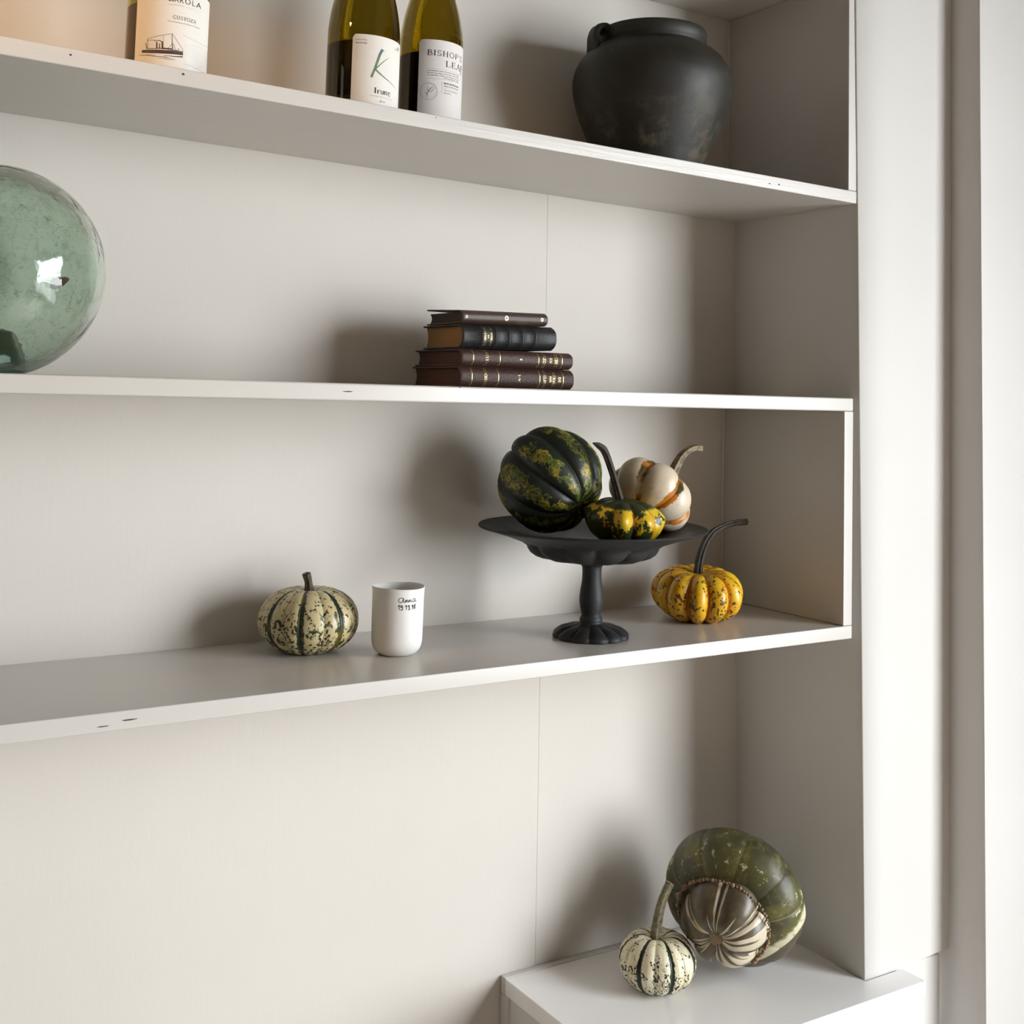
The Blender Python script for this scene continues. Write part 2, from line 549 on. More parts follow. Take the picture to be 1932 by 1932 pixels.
TK, TN = 0.135, 0.055
def ser(x, y, w=0.26): return ([(x - w / 2, y), (x + w / 2, y)], 0.05)
GL = {
    'A': (0.78, [([(0.08, 0), (0.39, 1)], TN), ([(0.39, 1), (0.70, 0)], TK), ([(0.2, .36), (0.58, .36)], TN), ser(.08, .02, .22), ser(.70, .02, .26)]),
    'B': (0.68, [([(.16, 0), (.16, 1)], TK), ([(.16, .975)] + arc(.36, .755, .2, .22, 90, -90) + [(.16, .535)], .08), ([(.16, .53)] + arc(.38, .275, .24, .25, 90, -90) + [(.16, .025)], .09), ser(.12, .02, .2), ser(.12, .98, .2)]),
    'C': (0.76, [(arc(.42, .5, .34, .48, 42, 318, 22), .09), ([(.69, .7), (.69, .95)], TN), ([(.69, .05), (.69, .28)], TN)]),
    'D': (0.80, [([(.16, 0), (.16, 1)], TK), ([(.16, .975)] + arc(.36, .5, .36, .475, 90, -90, 18) + [(.16, .025)], .085), ser(.12, .02, .2), ser(.12, .98, .2)]),
    'E': (0.66, [([(.16, 0), (.16, 1)], TK), ([(.06, .97), (.58, .97)], TN), ([(.16, .52), (.48, .52)], TN), ([(.06, .03), (.62, .03)], TN), ([(.57, .97), (.57, .76)], TN), ([(.60, .03), (.60, .27)], TN), ([(.47, .42), (.47, .62)], TN)]),
    'F': (0.62, [([(.16, 0), (.16, 1)], TK), ([(.06, .97), (.58, .97)], TN), ([(.16, .52), (.48, .52)], TN), ([(.57, .97), (.57, .76)], TN), ([(.47, .42), (.47, .62)], TN), ser(.16, .02)]),
    'G': (0.82, [(arc(.42, .5, .34, .48, 42, 300, 22), .09), ([(.66, .06), (.66, .44)], TK), ser(.64, .44, .28)]),
    'H': (0.84, [([(.17, 0), (.17, 1)], TK), ([(.67, 0), (.67, 1)], TK), ([(.17, .52), (.67, .52)], TN), ser(.17, .02), ser(.17, .98), ser(.67, .02), ser(.67, .98)]),
    'I': (0.36, [([(.18, 0), (.18, 1)], TK), ser(.18, .02, .3), ser(.18, .98, .3)]),
    'K': (0.80, [([(.16, 0), (.16, 1)], TK), ([(.18, .42), (.64, .98)], TN), ([(.32, .58), (.70, .02)], TK), ser(.16, .02), ser(.16, .98), ser(.64, .98, .22), ser(.69, .02, .24)]),
    'L': (0.66, [([(.16, 0), (.16, 1)], TK), ([(.06, .03), (.60, .03)], TN), ([(.59, .03), (.59, .3)], TN), ser(.16, .98)]),
    'M': (0.98, [([(.14, 0), (.14, 1)], TN), ([(.14, 1), (.48, .05)], TK), ([(.48, .05), (.82, 1)], TN), ([(.82, 0), (.82, 1)], TK), ser(.14, .02, .2), ser(.82, .02, .26)]),
    'N': (0.84, [([(.15, 0), (.15, 1)], TN), ([(.15, 1), (.68, .02)], TK), ([(.68, 0), (.68, 1)], TN), ser(.15, .02, .22), ser(.68, .98, .22)]),
    'O': (0.86, [(arc(.43, .5, .34, .48, 0, 360, 28), .095)]),
    'P': (0.66, [([(.16, 0), (.16, 1)], TK), ([(.16, .975)] + arc(.36, .73, .22, .245, 90, -90) + [(.16, .485)], .08), ser(.16, .02, .28), ser(.12, .98, .2)]),
    'R': (0.76, [([(.16, 0), (.16, 1)], TK), ([(.16, .975)] + arc(.36, .74, .21, .235, 90, -90) + [(.16, .505)], .08), ([(.36, .5), (.68, .02)], TK), ser(.16, .02, .26), ser(.12, .98, .2), ser(.68, .02, .2)]),
    'S': (0.62, [(arc(.31, .74, .20, .235, 25, 250, 14) + arc(.31, .26, .22, .235, 80, -155, 14), .09), ([(.50, .74), (.50, .95)], TN), ([(.10, .06), (.10, .28)], TN)]),
    'T': (0.74, [([(.37, 0), (.37, 1)], TK), ([(.05, .97), (.69, .97)], TN), ([(.06, .97), (.06, .74)], TN), ([(.68, .97), (.68, .74)], TN), ser(.37, .02, .3)]),
    'U': (0.82, [([(.17, 1), (.17, .34)] + arc(.41, .30, .24, .28, 180, 360, 14) + [(.65, 1)], .09), ser(.17, .98), ser(.65, .98, .22)]),
    'V': (0.78, [([(.08, 1), (.39, 0)], TK), ([(.39, 0), (.70, 1)], TN), ser(.08, .98), ser(.70, .98, .2)]),
    'Y': (0.78, [([(.08, 1), (.39, .48)], TK), ([(.39, .48), (.70, 1)], TN), ([(.39, 0), (.39, .48)], TK), ser(.39, .02), ser(.08, .98), ser(.70, .98, .2)]),
    'Z': (0.70, [([(.08, .97), (.62, .97)], TN), ([(.62, .97), (.08, .03)], TK), ([(.08, .03), (.64, .03)], TN), ([(.08, .97), (.08, .76)], TN), ([(.63, .03), (.63, .25)], TN)]),
    "'": (0.24, [([(.14, 1), (.10, .74)], .1)]),
    '.': (0.26, [([(.10, .0), (.10, .13)], .13)]),
    '-': (0.40, [([(.06, .45), (.34, .45)], .10)]),
    ' ': (0.42, []),
    # fat-and-thin lower case for the white label
    'i_': (0.36, [([(.18, 0), (.18, 1)], .19), ser(.20, .98, .32), ser(.14, .02, .26)]),
    'r': (0.46, [([(.14, 0), (.14, .66)], .17), ([(.16, .46)] + arc(.32, .50, .14, .15, 170, 40, 8), .07), ([(.40, .55), (.43, .62)], .12)]),
    'u': (0.58, [([(.13, .66), (.13, .2)] + arc(.28, .17, .15, .15, 180, 300, 8), .12), ([(.46, 0), (.46, .66)], .17)]),
    'n': (0.60, [([(.13, 0), (.13, .66)], .17), ([(.15, .44)] + arc(.30, .48, .15, .17, 165, 0, 10) + [(.46, 0)], .13)]),
    'e': (0.54, [(arc(.28, .33, .2, .33, 5, 318, 20), .11), ([(.10, .36), (.46, .36)], .05)]),
}


def ribbon(pts, w):
    """flat strip of width w along 2-D pts -> verts, quads"""
    P = [Vector((p[0], p[1])) for p in pts]
    n = len(P)
    W = w if isinstance(w, (list, tuple)) else [w] * n
    closed = (P[0] - P[-1]).length < 1e-6 and n > 3
    vs_ = []
    for i in range(n):
        if closed:
            a, b_ = P[(i - 1) % (n - 1)], P[(i + 1) % (n - 1)]
        else:
            a, b_ = P[max(i - 1, 0)], P[min(i + 1, n - 1)]
        t = (b_ - a).normalized()
        k = 1.0
        if 0 < i < n - 1:
            c = (P[i] - P[i - 1]).normalized().dot((P[i + 1] - P[i]).normalized())
            k = min(1.6, 1 / max(0.4, math.sqrt(max(0.0, (1 + c) / 2))))
        nrm = Vector((-t.y, t.x)) * W[i] / 2 * k
        vs_ += [tuple(P[i] + nrm), tuple(P[i] - nrm)]
    return vs_, [(2 * i, 2 * i + 1, 2 * i + 3, 2 * i + 2) for i in range(n - 1)]


def glyphs(text, track=0.06):
    """serif stroke text -> 2-D verts and faces, cap height 1"""
    V, F = [], []
    x = 0.0
    for ch in text:
        w, st = GL[ch]
        for pts, wd in st:
            v, f = ribbon(pts, wd)
            o = len(V)
            V += [(x + a, b_) for a, b_ in v]
            F += [tuple(i + o for i in q) for q in f]
        x += w + track
    return V, F


def font_text(s, shear=0.0, bold=0.0, spacing=1.0):
    c = bpy.data.curves.new('tmp', 'FONT')
    c.body = s
    c.size = 1.0
    c.shear = shear
    c.offset = bold
    c.space_character = spacing
    c.resolution_u = 3
    o = bpy.data.objects.new('tmp', c)
    COL.objects.link(o)
    dg = bpy.context.evaluated_depsgraph_get()
    me = bpy.data.meshes.new_from_object(o.evaluated_get(dg))
    V = [(v.co.x, v.co.y) for v in me.vertices]
    F = [tuple(p.vertices) for p in me.polygons]
    bpy.data.objects.remove(o); bpy.data.curves.remove(c); bpy.data.meshes.remove(me)
    return V, F


def fit(VF, x0, x1, y0, y1):
    V, F = VF
    xs_ = [p[0] for p in V]; ys_ = [p[1] for p in V]
    a, b_, c, d = min(xs_), max(xs_), min(ys_), max(ys_)
    return [(x0 + (p[0] - a) / (b_ - a) * (x1 - x0), y0 + (p[1] - c) / (d - c) * (y1 - y0)) for p in V], F


# ------------------------------------------------------------------ bottles
def glass(name, col, rough=0.0, ior=1.5, dirt=0.0):
    m = Mat(name)
    v = m.vec()
    nz = m.noise(v, 14.0, 3)
    c = m.mix(nz, tuple(x * 0.97 for x in col), tuple(min(1, x * 1.02) for x in col))
    r = m.math('ADD', rough, m.math('MULTIPLY', m.step(m.noise(v, 60, 4), 0.55, 0.8), 0.03))
    return m.set(base=c, rough=r, trans=1.0, ior=ior, normal=m.bump(m.noise(v, 22, 2), 0.05, 0.002))


M_GL_OLIVE = glass('olive_bottle_glass', (0.34, 0.27, 0.030))
M_GL_OLIVE2 = glass('amber_olive_bottle_glass', (0.40, 0.31, 0.030))
M_GL_YEL = glass('yellow_bottle_glass', (0.60, 0.53, 0.10))
M_WINE_D = plain('dark_wine', (0.016, 0.012, 0.006), 0.25, spec=.2)
M_WINE_Y = plain('golden_wine', (0.20, 0.13, 0.010), 0.3, spec=.2)
M_PAPER = plain('label_paper', (0.78, 0.74, 0.68), 0.7, var=0.03, sc=200)
M_PAPER2 = plain('white_label_paper', (0.74, 0.70, 0.67), 0.7, var=0.03, sc=200)
M_INK = plain('black_ink', (0.02, 0.018, 0.018), 0.6)
M_INK_G = plain('grey_ink', (0.30, 0.28, 0.26), 0.6)
M_INK_B = plain('brown_ink', (0.07, 0.035, 0.025), 0.6)
M_INK_R = plain('dark_red_ink', (0.07, 0.02, 0.025), 0.6)
M_SILVER = plain('silver_ink', (0.62, 0.60, 0.56), 0.35, metal=0.3)
M_FOIL = plain('bottle_foil', (0.10, 0.09, 0.05), 0.35, metal=0.6)
mk = Mat('teal_brush_ink')
zz = mk.sep(mk.vec())[2]
mk_c = mk.mix(mk.step(zz, 0.045, 0.066), (0.20, 0.24, 0.06), (0.055, 0.14, 0.13))
mk_c = mk.mix(mk.step(mk.noise(mk.vec(), 300, 3), 0.4, 0.6), mk_c, (0.10, 0.19, 0.17))
M_TEAL = mk.set(base=mk_c, rough=0.6)


def bottle(name, label, xy, r, gl, wine, level, kind):
    x, y = xy
    t = thing(name, label, 'bottle', (x, y, z1(x) + 0.0002), group='wine bottles on the top shelf')
    if kind == 'burgundy':
        prof = [(0, .006), (r * .5, .005), (r * .86, 0), (r * .96, .0015), (r, .007), (r, .085), (r * .985, .100), (r * .93, .118), (r * .83, .138), (r * .70, .158), (r * .55, .178), (.0165, .205), (.0150, .225), (.0142, .262), (.0160, .264), (.0160, .277), (.0142, .279)]
    else:
        prof = [(0, .006), (r * .5, .005), (r * .86, 0), (r * .96, .0015), (r, .007), (r, .104), (r * .985, .118), (r * .94, .132), (r * .86, .148), (r * .74, .165), (r * .6, .182), (.0170, .205), (.0150, .225), (.0140, .262), (.0160, .264), (.0160, .277), (.0142, .279)]
    prof = [Vector((a, b_, 0)) for a, b_ in prof]
    body = [prof[0], prof[1], prof[2]] + catmull(prof[2:], 4)[1:]
    outer = [(max(p.x, 0) if i else 0.0, p.y) for i, p in enumerate(body)]
    th = 0.0028
    inner = [(max(a - th, 0.0105), z) for a, z in outer if z > 0.010]
    inner = [(0.0, 0.012), (r * .6, 0.0115), (r - th - 0.004, 0.011)] + inner
    G = Geo(); G.lathe(outer + [(0.0105, .279)] + inner[::-1][1:], 72)
    G.build('glass_body', gl, t, smooth=True)
    g2 = -0.0004
    wp = [(0.0, 0.0125), (r * .6, 0.0120), (r - th - .0045, .0118)] + [(a - g2, z) for a, z in inner[3:] if 0.012 < z < level]
    def rin(z):
        for (a, za), (b_, zb_) in zip(inner[3:], inner[4:]):
            if za <= z <= zb_:
                return a + (b_ - a) * (z - za) / max(zb_ - za, 1e-6)
        return r - th
    wp += [(rin(level) - g2, level), (0.0, level)]
    G = Geo(); G.lathe(wp, 72); auto_smooth(G.build('wine', wine, t), 50)
    G = Geo(); G.lathe([(.0142, .2792), (.0164, .2785), (.0166, .262), (.0150, .2615), (.0156, .236), (.0152, .2355)], 32)
    G.build('neck_foil', M_FOIL, t, smooth=True)
    return t


def cyl_map(xy, r, off):
    """(alpha deg towards the photo's right of the line to the camera, z) -> local point on the bottle wall"""
    v0 = math.atan2(-1.1952 - xy[1], -1.3408 - xy[0])
    def f(a, z):
        q = v0 + R_(a)
        return ((r + off) * math.cos(q), (r + off) * math.sin(q), z)
    return f


def wrap(name, parts, xy, r, off, parent, mats):
    """parts: list of (V, F, mat index) in (alpha, z)"""
    f = cyl_map(xy, r, off)
    G = Geo()
    for V, F, mi in parts:
        bm = bmesh.new()
        vs_ = [bm.verts.new((a, z * 1000, 0)) for a, z in V]
        for q in F:
            try:
                bm.faces.new([vs_[i] for i in q])
            except ValueError:
                pass
        for _ in range(5):
            es = [e for e in bm.edges if abs(e.verts[0].co.x - e.verts[1].co.x) > 1.6]
            if not es:
                break
            bmesh.ops.subdivide_edges(bm, edges=es, cuts=1)
            bmesh.ops.triangulate(bm, faces=[q for q in bm.faces if len(q.verts) > 4])
        bm.verts.index_update()
        G.add([f(v_.co.x, v_.co.y / 1000) for v_ in bm.verts], [tuple(v_.index for v_ in q.verts) for q in bm.faces], mi)
        bm.free()
    o = G.build(name, mats, parent, recalc=False)
    return o


def paper(xy, r, a0, a1, za, zb, parent, mat, corner=4.0):
    f = cyl_map(xy, r, 0.0003)
    G = Geo()
    n = 40
    ra = math.degrees(0.004 / r)
    V = []
    for i in range(n + 1):
        a = a0 + (a1 - a0) * i / n
        d = min(a - a0, a1 - a)
        zt = zb
        if d < ra:
            zt = zb - 0.004 * (1 - math.sqrt(max(0, 1 - (1 - d / ra) ** 2)))
        V += [f(a, za), f(a, zt)]
    G.add(V, [(2 * i, 2 * i + 2, 2 * i + 3, 2 * i + 1) for i in range(n)])
    return G.build('paper_label', mat, parent, smooth=True, recalc=False)


def strokes(lst, k):
    """lst of (pts (alpha, z mm), width mm); k = mm per degree, keeps the width true on the curved wall"""
    out = []
    for pts, w in lst:
        v, f = ribbon([(a * k, z) for a, z in pts], w)
        out.append(([(a / k, z / 1000.0) for a, z in v], f))
    return out


# --- white label with the big brush letter
KX, KR = (-0.7663, 0.055), 0.0415
kb = bottle('wine_bottle', 'olive wine bottle with a large teal brush letter on its label', KX, KR, M_GL_OLIVE, M_WINE_D, 0.076, 'burgundy')
B0 = z1(KX[0])
lab = paper(KX, KR, -17.4, 106, 0.003, 0.7061 - B0, kb, M_PAPER)
def Z(z): return (z - B0)
parts = []
def T(VF, a0, a1, za, zb, mi): parts.append((*fit(VF, a0, a1, Z(za), Z(zb)), mi))
T(font_text('Curicó Valley'), -12.8, 5, .6988, .7004, 0)
T(font_text('Vino de Chile'), -12.6, 5, .6953, .6969, 0)
V, F = [], []
for wd, x in (('i_', 0.0), ('r', .42), ('u', .90), ('n', 1.50), ('e', 2.12)):
    w, st = GL[wd]
    for pts, ww in st:
        v, f = ribbon(pts, ww); o = len(V)
        V += [(x + a, b_) for a, b_ in v]; F += [tuple(i + o for i in q) for q in f]
T((V, F), 18.6, 49.4, .6402, .6470, 0)
T(font_text('El tempo blanco de Irune'), 12.8, 54.0, .6365, .6379, 1)
T(font_text('2014'), 28.4, 37.7, .6313, .6331, 0)
kk = R_(1) * KR * 1000
mm = lambda z: Z(z) * 1000
for v, f in strokes([([(30.5, mm(.6917)), (26, mm(.6850)), (18.6, mm(.6680)), (13.4, mm(.6578))], [3.0, 2.9, 2.6, 2.4]),
                     ([(29.0, mm(.6905)), (34.6, mm(.6898))], [1.6, .3]),
                     ([(18.6, mm(.6672)), (28, mm(.6745)), (36, mm(.6800)), (44, mm(.6842))], [1.5, 1.0, .7, .25]),
                     ([(18.6, mm(.6680)), (26, mm(.6640)), (36, mm(.6600)), (50, mm(.6560)), (64, mm(.6522))], [2.0, 1.9, 1.3, .8, .35])], kk):
    parts.append((v, f, 2))
rr = random.Random(2)
for i in range(9):       # small wreath of loops, top right of the label
    a = 58 + 14 * rr.random(); z = .6960 + .0045 * rr.random()
    for v, f in strokes([([(a + math.degrees(.0009 / KR) * math.cos(q), mm(z) + .9 * math.sin(q)) for q in [2 * PI * j / 10 for j in range(11)]], .28)], kk):
        parts.append((v, f, 1))
wrap('lettering', parts, KX, KR, 0.00045, lab, [M_INK, M_INK_G, M_TEAL])

# --- white label with serif capitals
BX, BR = (-0.6598, 0.09), 0.0388
bb = bottle('wine_bottle', 'olive wine bottle with black serif capitals, nearest the clay pot', BX, BR, M_GL_OLIVE2, M_WINE_D, 0.092, 'burgundy2')
B0 = z1(BX[0])
lab = paper(BX, BR, -21.4, 104, 0.006, 0.7293 - B0, bb, M_PAPER2)
parts = []
T(glyphs("BISHOP'S", .10), -6.5, 71, .7099, .7170, 2)
T(glyphs('LEAP', .10), 27.5, 76, .6978, .7056, 2)
T(font_text('Local folklore tells of an early Marlborough', .3), -6, 61, .6905, .6922, 0)
T(font_text('Bishop who leapt to his death after being', .3), -5.8, 61, .6878, .6895, 0)
T(font_text('pursued by a Maori war party near the', .3), -5.7, 61, .6851, .6868, 0)
T(font_text('flowing Wairau River', .3), 25, 61, .6828, .6845, 0)
T(font_text('MARLBOROUGH', 0, .02, 1.1), 25.2, 60.9, .6766, .6788, 0)
T(font_text('WINE OF NEW ZEALAND'), 25.3, 60.9, .6736, .6750, 0)
T(font_text('SAUVIGNON'), 25.6, 57, .6686, .6703, 1)
T(font_text('BLANC'), 25.8, 41, .6652, .6668, 1)
kk = R_(1) * BR * 1000
deg = lambda m_: math.degrees(m_ / BR)
S = [([(-7.3, mm(.6938)), (20, mm(.6939)), (62, mm(.6941))], .18), ([(-7.4, mm(.6816)), (20, mm(.6822)), (62, mm(.6826))], .18),
     ([(21.3, mm(.6790)), (21.4, mm(.6650))], .2), ([(21.6, mm(.6719)), (60.4, mm(.6720))], .15)]
S += [([(-1.9 + deg(q * math.cos(a)), mm(.6662) + q * 1000 * math.sin(a)) for a in [2 * PI * j / 40 for j in range(41)]], w) for q, w in ((.0104, .35), (.0090, .16))]
S2 = [([(-3.5, mm(.6590)), (-4.2, mm(.6622)), (-6.8, mm(.6648)), (-8.5, mm(.6650))], [.3, .9, .7, .2]),
      ([(-4.5, mm(.6625)), (-2.2, mm(.6665)), (1.8, mm(.6700)), (4.0, mm(.6715))], [.9, 1.2, .7, .2]),
      ([(-2.5, mm(.6665)), (-4.0, mm(.6700)), (-2.0, mm(.6720))], [.5, .5, .2]),
      ([(-1.0, mm(.6650)), (3.0, mm(.6665)), (7.5, mm(.6698)), (9.0, mm(.6712))], [.6, .6, .4, .15]),
      ([(0.2, mm(.6690)), (4.5, mm(.6712)), (5.5, mm(.6730))], [.4, .4, .1])]
for v, f in strokes(S + S2, kk):
    parts.append((v, f, 1))
for v, f in strokes([([(66, mm(.6940)), (71, mm(.6975))], [.5, 1.2]), ([(73, mm(.6945)), (75, mm(.6955))], [.5, .6])], kk):
    parts.append((v, f, 0))
wrap('lettering', parts, BX, BR, 0.00045, lab, [M_INK, M_INK_G, M_INK_R])

# --- steamship label
CX, CR = (-0.9908, 0.06), 0.0416
cb = bottle('wine_bottle', 'yellow-green wine bottle with a steamship drawn on its label', CX, CR, M_GL_YEL, M_WINE_Y, 0.073, 'burgundy')
B0 = z1(CX[0])
lab = paper(CX, CR, -47.7, 90, 0.004, 0.7135 - B0, cb, M_PAPER)
parts = []
for ch, a0, a1 in (('G', -2.0, 3.4), ('I', 4.8, 6.2), ('A', 7.4, 13.4), ('R', 15.0, 20.5), ('O', 22.4, 31.0), ('L', 33.6, 38.4), ('A', 40.5, 50.8)):
    T(font_text(ch), a0, a1, .6996, .7052, 0)
T(font_text('AZIENDA AGRICOLA', 0, 0, 1.4), -.9, 51, .6957, .6972, 2)
T(glyphs('CUSTOZA', .06), 6.5, 42.0, .6818, .6857, 0)
T(font_text('Denominazione di Origine Controllata'), .2, 50.6, .6778, .6794, 1)
kk = R_(1) * CR * 1000
S = [  # hull, deck, masts, funnels, stays, water
    ([(-35, mm(.6462)), (-20, mm(.6458)), (0, mm(.6462)), (23, mm(.6474))], [2.6, 3.2, 3.4, 3.8]),
    ([(-35.5, mm(.6474)), (0, mm(.6480)), (23.4, mm(.6500))], .4),
    ([(-28, mm(.6490)), (-12, mm(.6492))], .6), ([(-6, mm(.6497)), (7, mm(.6500))], 1.5), ([(-12, mm(.6497)), (-5, mm(.6497))], .8), ([(7, mm(.6493)), (16, mm(.6497))], .5),
    ([(6.5, mm(.6662)), (7.0, mm(.6580)), (8.2, mm(.6495))], [.4, .5, .9]), ([(-26.8, mm(.6595)), (-26.3, mm(.6490))], .45),
    ([(-26.8, mm(.6593)), (6.5, mm(.6660))], .3), ([(6.5, mm(.6660)), (22.9, mm(.6511))], .3), ([(-5, mm(.6636)), (-4.2, mm(.6497))], .2),
    ([(-13.5, mm(.6560)), (-13.2, mm(.6490))], 1.2), ([(-9.8, mm(.6545)), (-9.2, mm(.6490))], .8), ([(-6.2, mm(.6560)), (-5.4, mm(.6490))], 1.4),
    ([(-18, mm(.6578)), (-10, mm(.6576)), (-5.0, mm(.6562))], [.2, .7, .9]), ([(-26.5, mm(.6575)), (-20, mm(.6580)), (-14, mm(.6567))], .35),
    ([(8, mm(.6560)), (1.5, mm(.6502))], .3), ([(9, mm(.6560)), (12, mm(.6500))], .3), ([(-29.5, mm(.6550)), (-27.5, mm(.6490))], [.6, .8]), ([(16, mm(.6520)), (16.4, mm(.6500))], .5),
    ([(-39, mm(.6424)), (-25, mm(.6421)), (-14, mm(.6416))], [.2, .7, .3]), ([(-20, mm(.6410)), (-2, mm(.6410)), (12, mm(.6400))], [.2, .6, .2]), ([(-4, mm(.6425)), (12, mm(.6428)), (23, mm(.6440))], [.3, .9, 1.4]), ([(-12, mm(.6395)), (4, mm(.6390)), (14, mm(.6392))], [.1, .4, .1])]
for v, f in strokes(S, kk):
    parts.append((v, f, 1 if 0 else 3))
W = []
for i in range(15):     # swirling sea lines to the right of the ship
    z0 = .6560 - .0016 * i
    W.append(([(22 + q * 65, (Z(z0) + .0028 * math.sin(q * 5.2 + .35 * i) * (1 - .2 * q) + .006 * q * q - 0.004 * (i / 15) * q) * 1000) for q in [j / 18 for j in range(19)]], [.1] + [.26 if i % 3 else .42] * 17 + [.1]))
for v, f in strokes(W, kk):
    parts.append((v, f, 2))
for v, f in strokes([([(22 + q * 65, (Z(.6665) - .012 * q + .012 * q * q) * 1000) for q in [j / 12 for j in range(13)]], .25), ([(25, mm(.6372)), (55, mm(.6352)), (75, mm(.6350))], .3)], kk):
    parts.append((v, f, 1))
wrap('lettering', parts, CX, CR, 0.00045, lab, [M_INK, M_INK_G, M_SILVER, M_INK_B])


# ------------------------------------------------------------------ green glass globe
m = Mat('sea_green_glass')
v = m.vec()
c = m.mix(m.noise(v, 9, 4), (0.69, 0.795, 0.715), (0.76, 0.855, 0.78))
mark = m.step(m.noise(m.scale(v, (60, 60, 18)), 1.0, 5, 0.7, 1.2), 0.55, 0.66)
scr = m.step(m.noise(m.scale(v, (25, 25, 70)), 1.6, 5, 0.75, 2.0), 0.60, 0.66)
mark = m.math('MAXIMUM', m.math('MULTIPLY', mark, .55), scr)
c = m.mix(mark, c, (0.26, 0.40, 0.32))
wv = m.noise(v, 26, 3, 0.6)
M_GLOBE = m.set(base=c, rough=m.math('MULTIPLY', mark, 0.18), trans=1.0, ior=1.48, normal=m.bump(wv, 0.16, 0.006))
GR = 0.1085
gx, gy = -1.1365, 0.1240
globe = thing('glass_globe', 'large round sea-green glass globe at the left end of the middle shelf', 'globe', (gx, gy, z2(gx) + 0.0003))
def sphere_prof(R, zc, flat, n=40, squash=1.0):
    out = []
    for i in range(n + 1):
        a = PI * i / n
        r, z = R * math.sin(a), zc - R * squash * math.cos(a)
        if z < flat:
            z = flat + (z - flat) * 0.06
        out.append((0.0 if i in (0, n) else r, z))
    return out
sq = 1.005
po_ = sphere_prof(GR, GR * sq - 0.0038, 0.0012, 48, sq)
mz = min(z for r, z in po_)
po_ = [(r, z - mz) for r, z in po_]
G = Geo()
G.lathe(po_, 96)
def lumpy(a, r, z):
    q = mnoise.noise(Vector((math.cos(a) * r * 26, math.sin(a) * r * 26, z * 26 + 4)))
    q2 = mnoise.noise(Vector((math.cos(a) * r * 9, math.sin(a) * r * 9, z * 9)))
    return r * (1 + .010 * q + .012 * q2)
G.lathe([(r * 0.912, .0080 + z * (2 * GR - .0200) / (2 * GR)) for r, z in po_], 96, rad=lumpy)
o = G.build('globe_wall', M_GLOBE, globe, smooth=True, recalc=False)
bm = bmesh.new(); bm.from_mesh(o.data)
bmesh.ops.recalc_face_normals(bm, faces=bm.faces)
bm.verts.ensure_lookup_table()
# inner shell must face inwards
half = len(po_) and len(bm.verts) // 2
cen = Vector((0, 0, GR))
for f in bm.faces:
    inner = all(v_.index >= half for v_ in f.verts)
    out = f.normal.dot(f.calc_center_median() - cen) > 0
    if (inner and out) or (not inner and not out):
        f.normal_flip()
bm.to_mesh(o.data); bm.free()
M_PUNT = glass('dark_green_punt_glass', (0.10, 0.24, 0.18))
G = Geo(); G.lathe([(0, .0082), (.034, .0084), (.0345, .012), (.0325, .022), (.028, .036), (.024, .043), (.016, .0465), (0, .0475)], 48, rad=lambda a, r, z: r * (1 + .05 * math.sin(3 * a) + .03 * math.sin(7 * a + 1)))
pt = G.build('punt', M_PUNT, globe, smooth=True)
# brown blemish on the glass
M_BLEM = plain('brown_blemish', (0.10, 0.06, 0.03), 0.7, var=0.3, sc=400)
vd = Vector((-0.15, -0.95, 0)); 
def on_globe(d, off=0.0003):
    d = d.normalized()
    return Vector((0, 0, GR * .995)) + d * (GR + off)
G = Geo()
bc = Vector((0.40, -0.90, -0.17)).normalized()
tx = Vector((0, 0, 1)).cross(bc).normalized(); ty = bc.cross(tx)
rr = random.Random(8)
V = [on_globe(bc, 0.0005)]
for i in range(22):
    a = 2 * PI * i / 22
    s = 1 + .12 * math.sin(3 * a + 1) + rr.uniform(-.05, .05)
    V.append(on_globe(bc + tx * (.095 * math.cos(a) * s) + ty * (.055 * math.sin(a) * s + .03 * math.cos(a)), 0.0003))
G.add(V, [(0, i, i % 22 + 1) for i in range(1, 23)])
G.build('blemish', M_BLEM, globe, smooth=True)


# ------------------------------------------------------------------ clay pot
m = Mat('dark_burnished_clay')
v = m.vec()
zc = m.sep(v)[2]
c = m.mix(m.step(m.noise(v, 9, 5), .35, .7), (0.015, 0.0115, 0.0075), (0.027, 0.028, 0.019))
band = m.noise(m.scale(v, (3, 3, 90)), 1.0, 3)
c = m.mix(m.math('MULTIPLY', m.step(band, .55, .75), .5), c, (0.034, 0.036, 0.029))
patch = m.math('MULTIPLY', m.step(m.noise(v, 18, 5, .65), .50, .68), m.step(zc, 0.115, 0.04))
c = m.mix(m.math('MULTIPLY', patch, .9), c, (0.11, 0.085, 0.055))
dots = m.step(m.vor(v, 55), .10, .05)
dots = m.math('MULTIPLY', dots, m.step(m.noise(v, 30, 1), .62, .68))
c = m.mix(dots, c, (0.22, 0.18, 0.13))
rf = m.math('ADD', .42, m.math('MULTIPLY', m.noise(v, 20, 4), .28))
M_CLAY = m.set(base=c, rough=rf, normal=m.bump(m.math('ADD', band, m.noise(v, 70, 4)), .25, .0015))
px_, py_ = -0.2861, 0.1255
pot = thing('clay_pot', 'dark round clay pot with a loop handle on the upper shelf', 'pot', (px_, py_, z1(px_) + 0.0003))
pp = [(0.0, .001), (.060, 0), (.066, .003), (.078, .030), (.094, .062), (.1065, .095), (.1125, .125), (.1105, .150), (.101, .172), (.087, .187), (.0755, .1935)]
def pz(z): return z if z < .125 else .125 + (z - .125) * .86
pv = catmull([Vector((a, b_, 0)) for a, b_ in pp[2:]], 6)
outer = [(0.0, .001), (.060, 0)] + [(p.x, p.y) for p in pv]
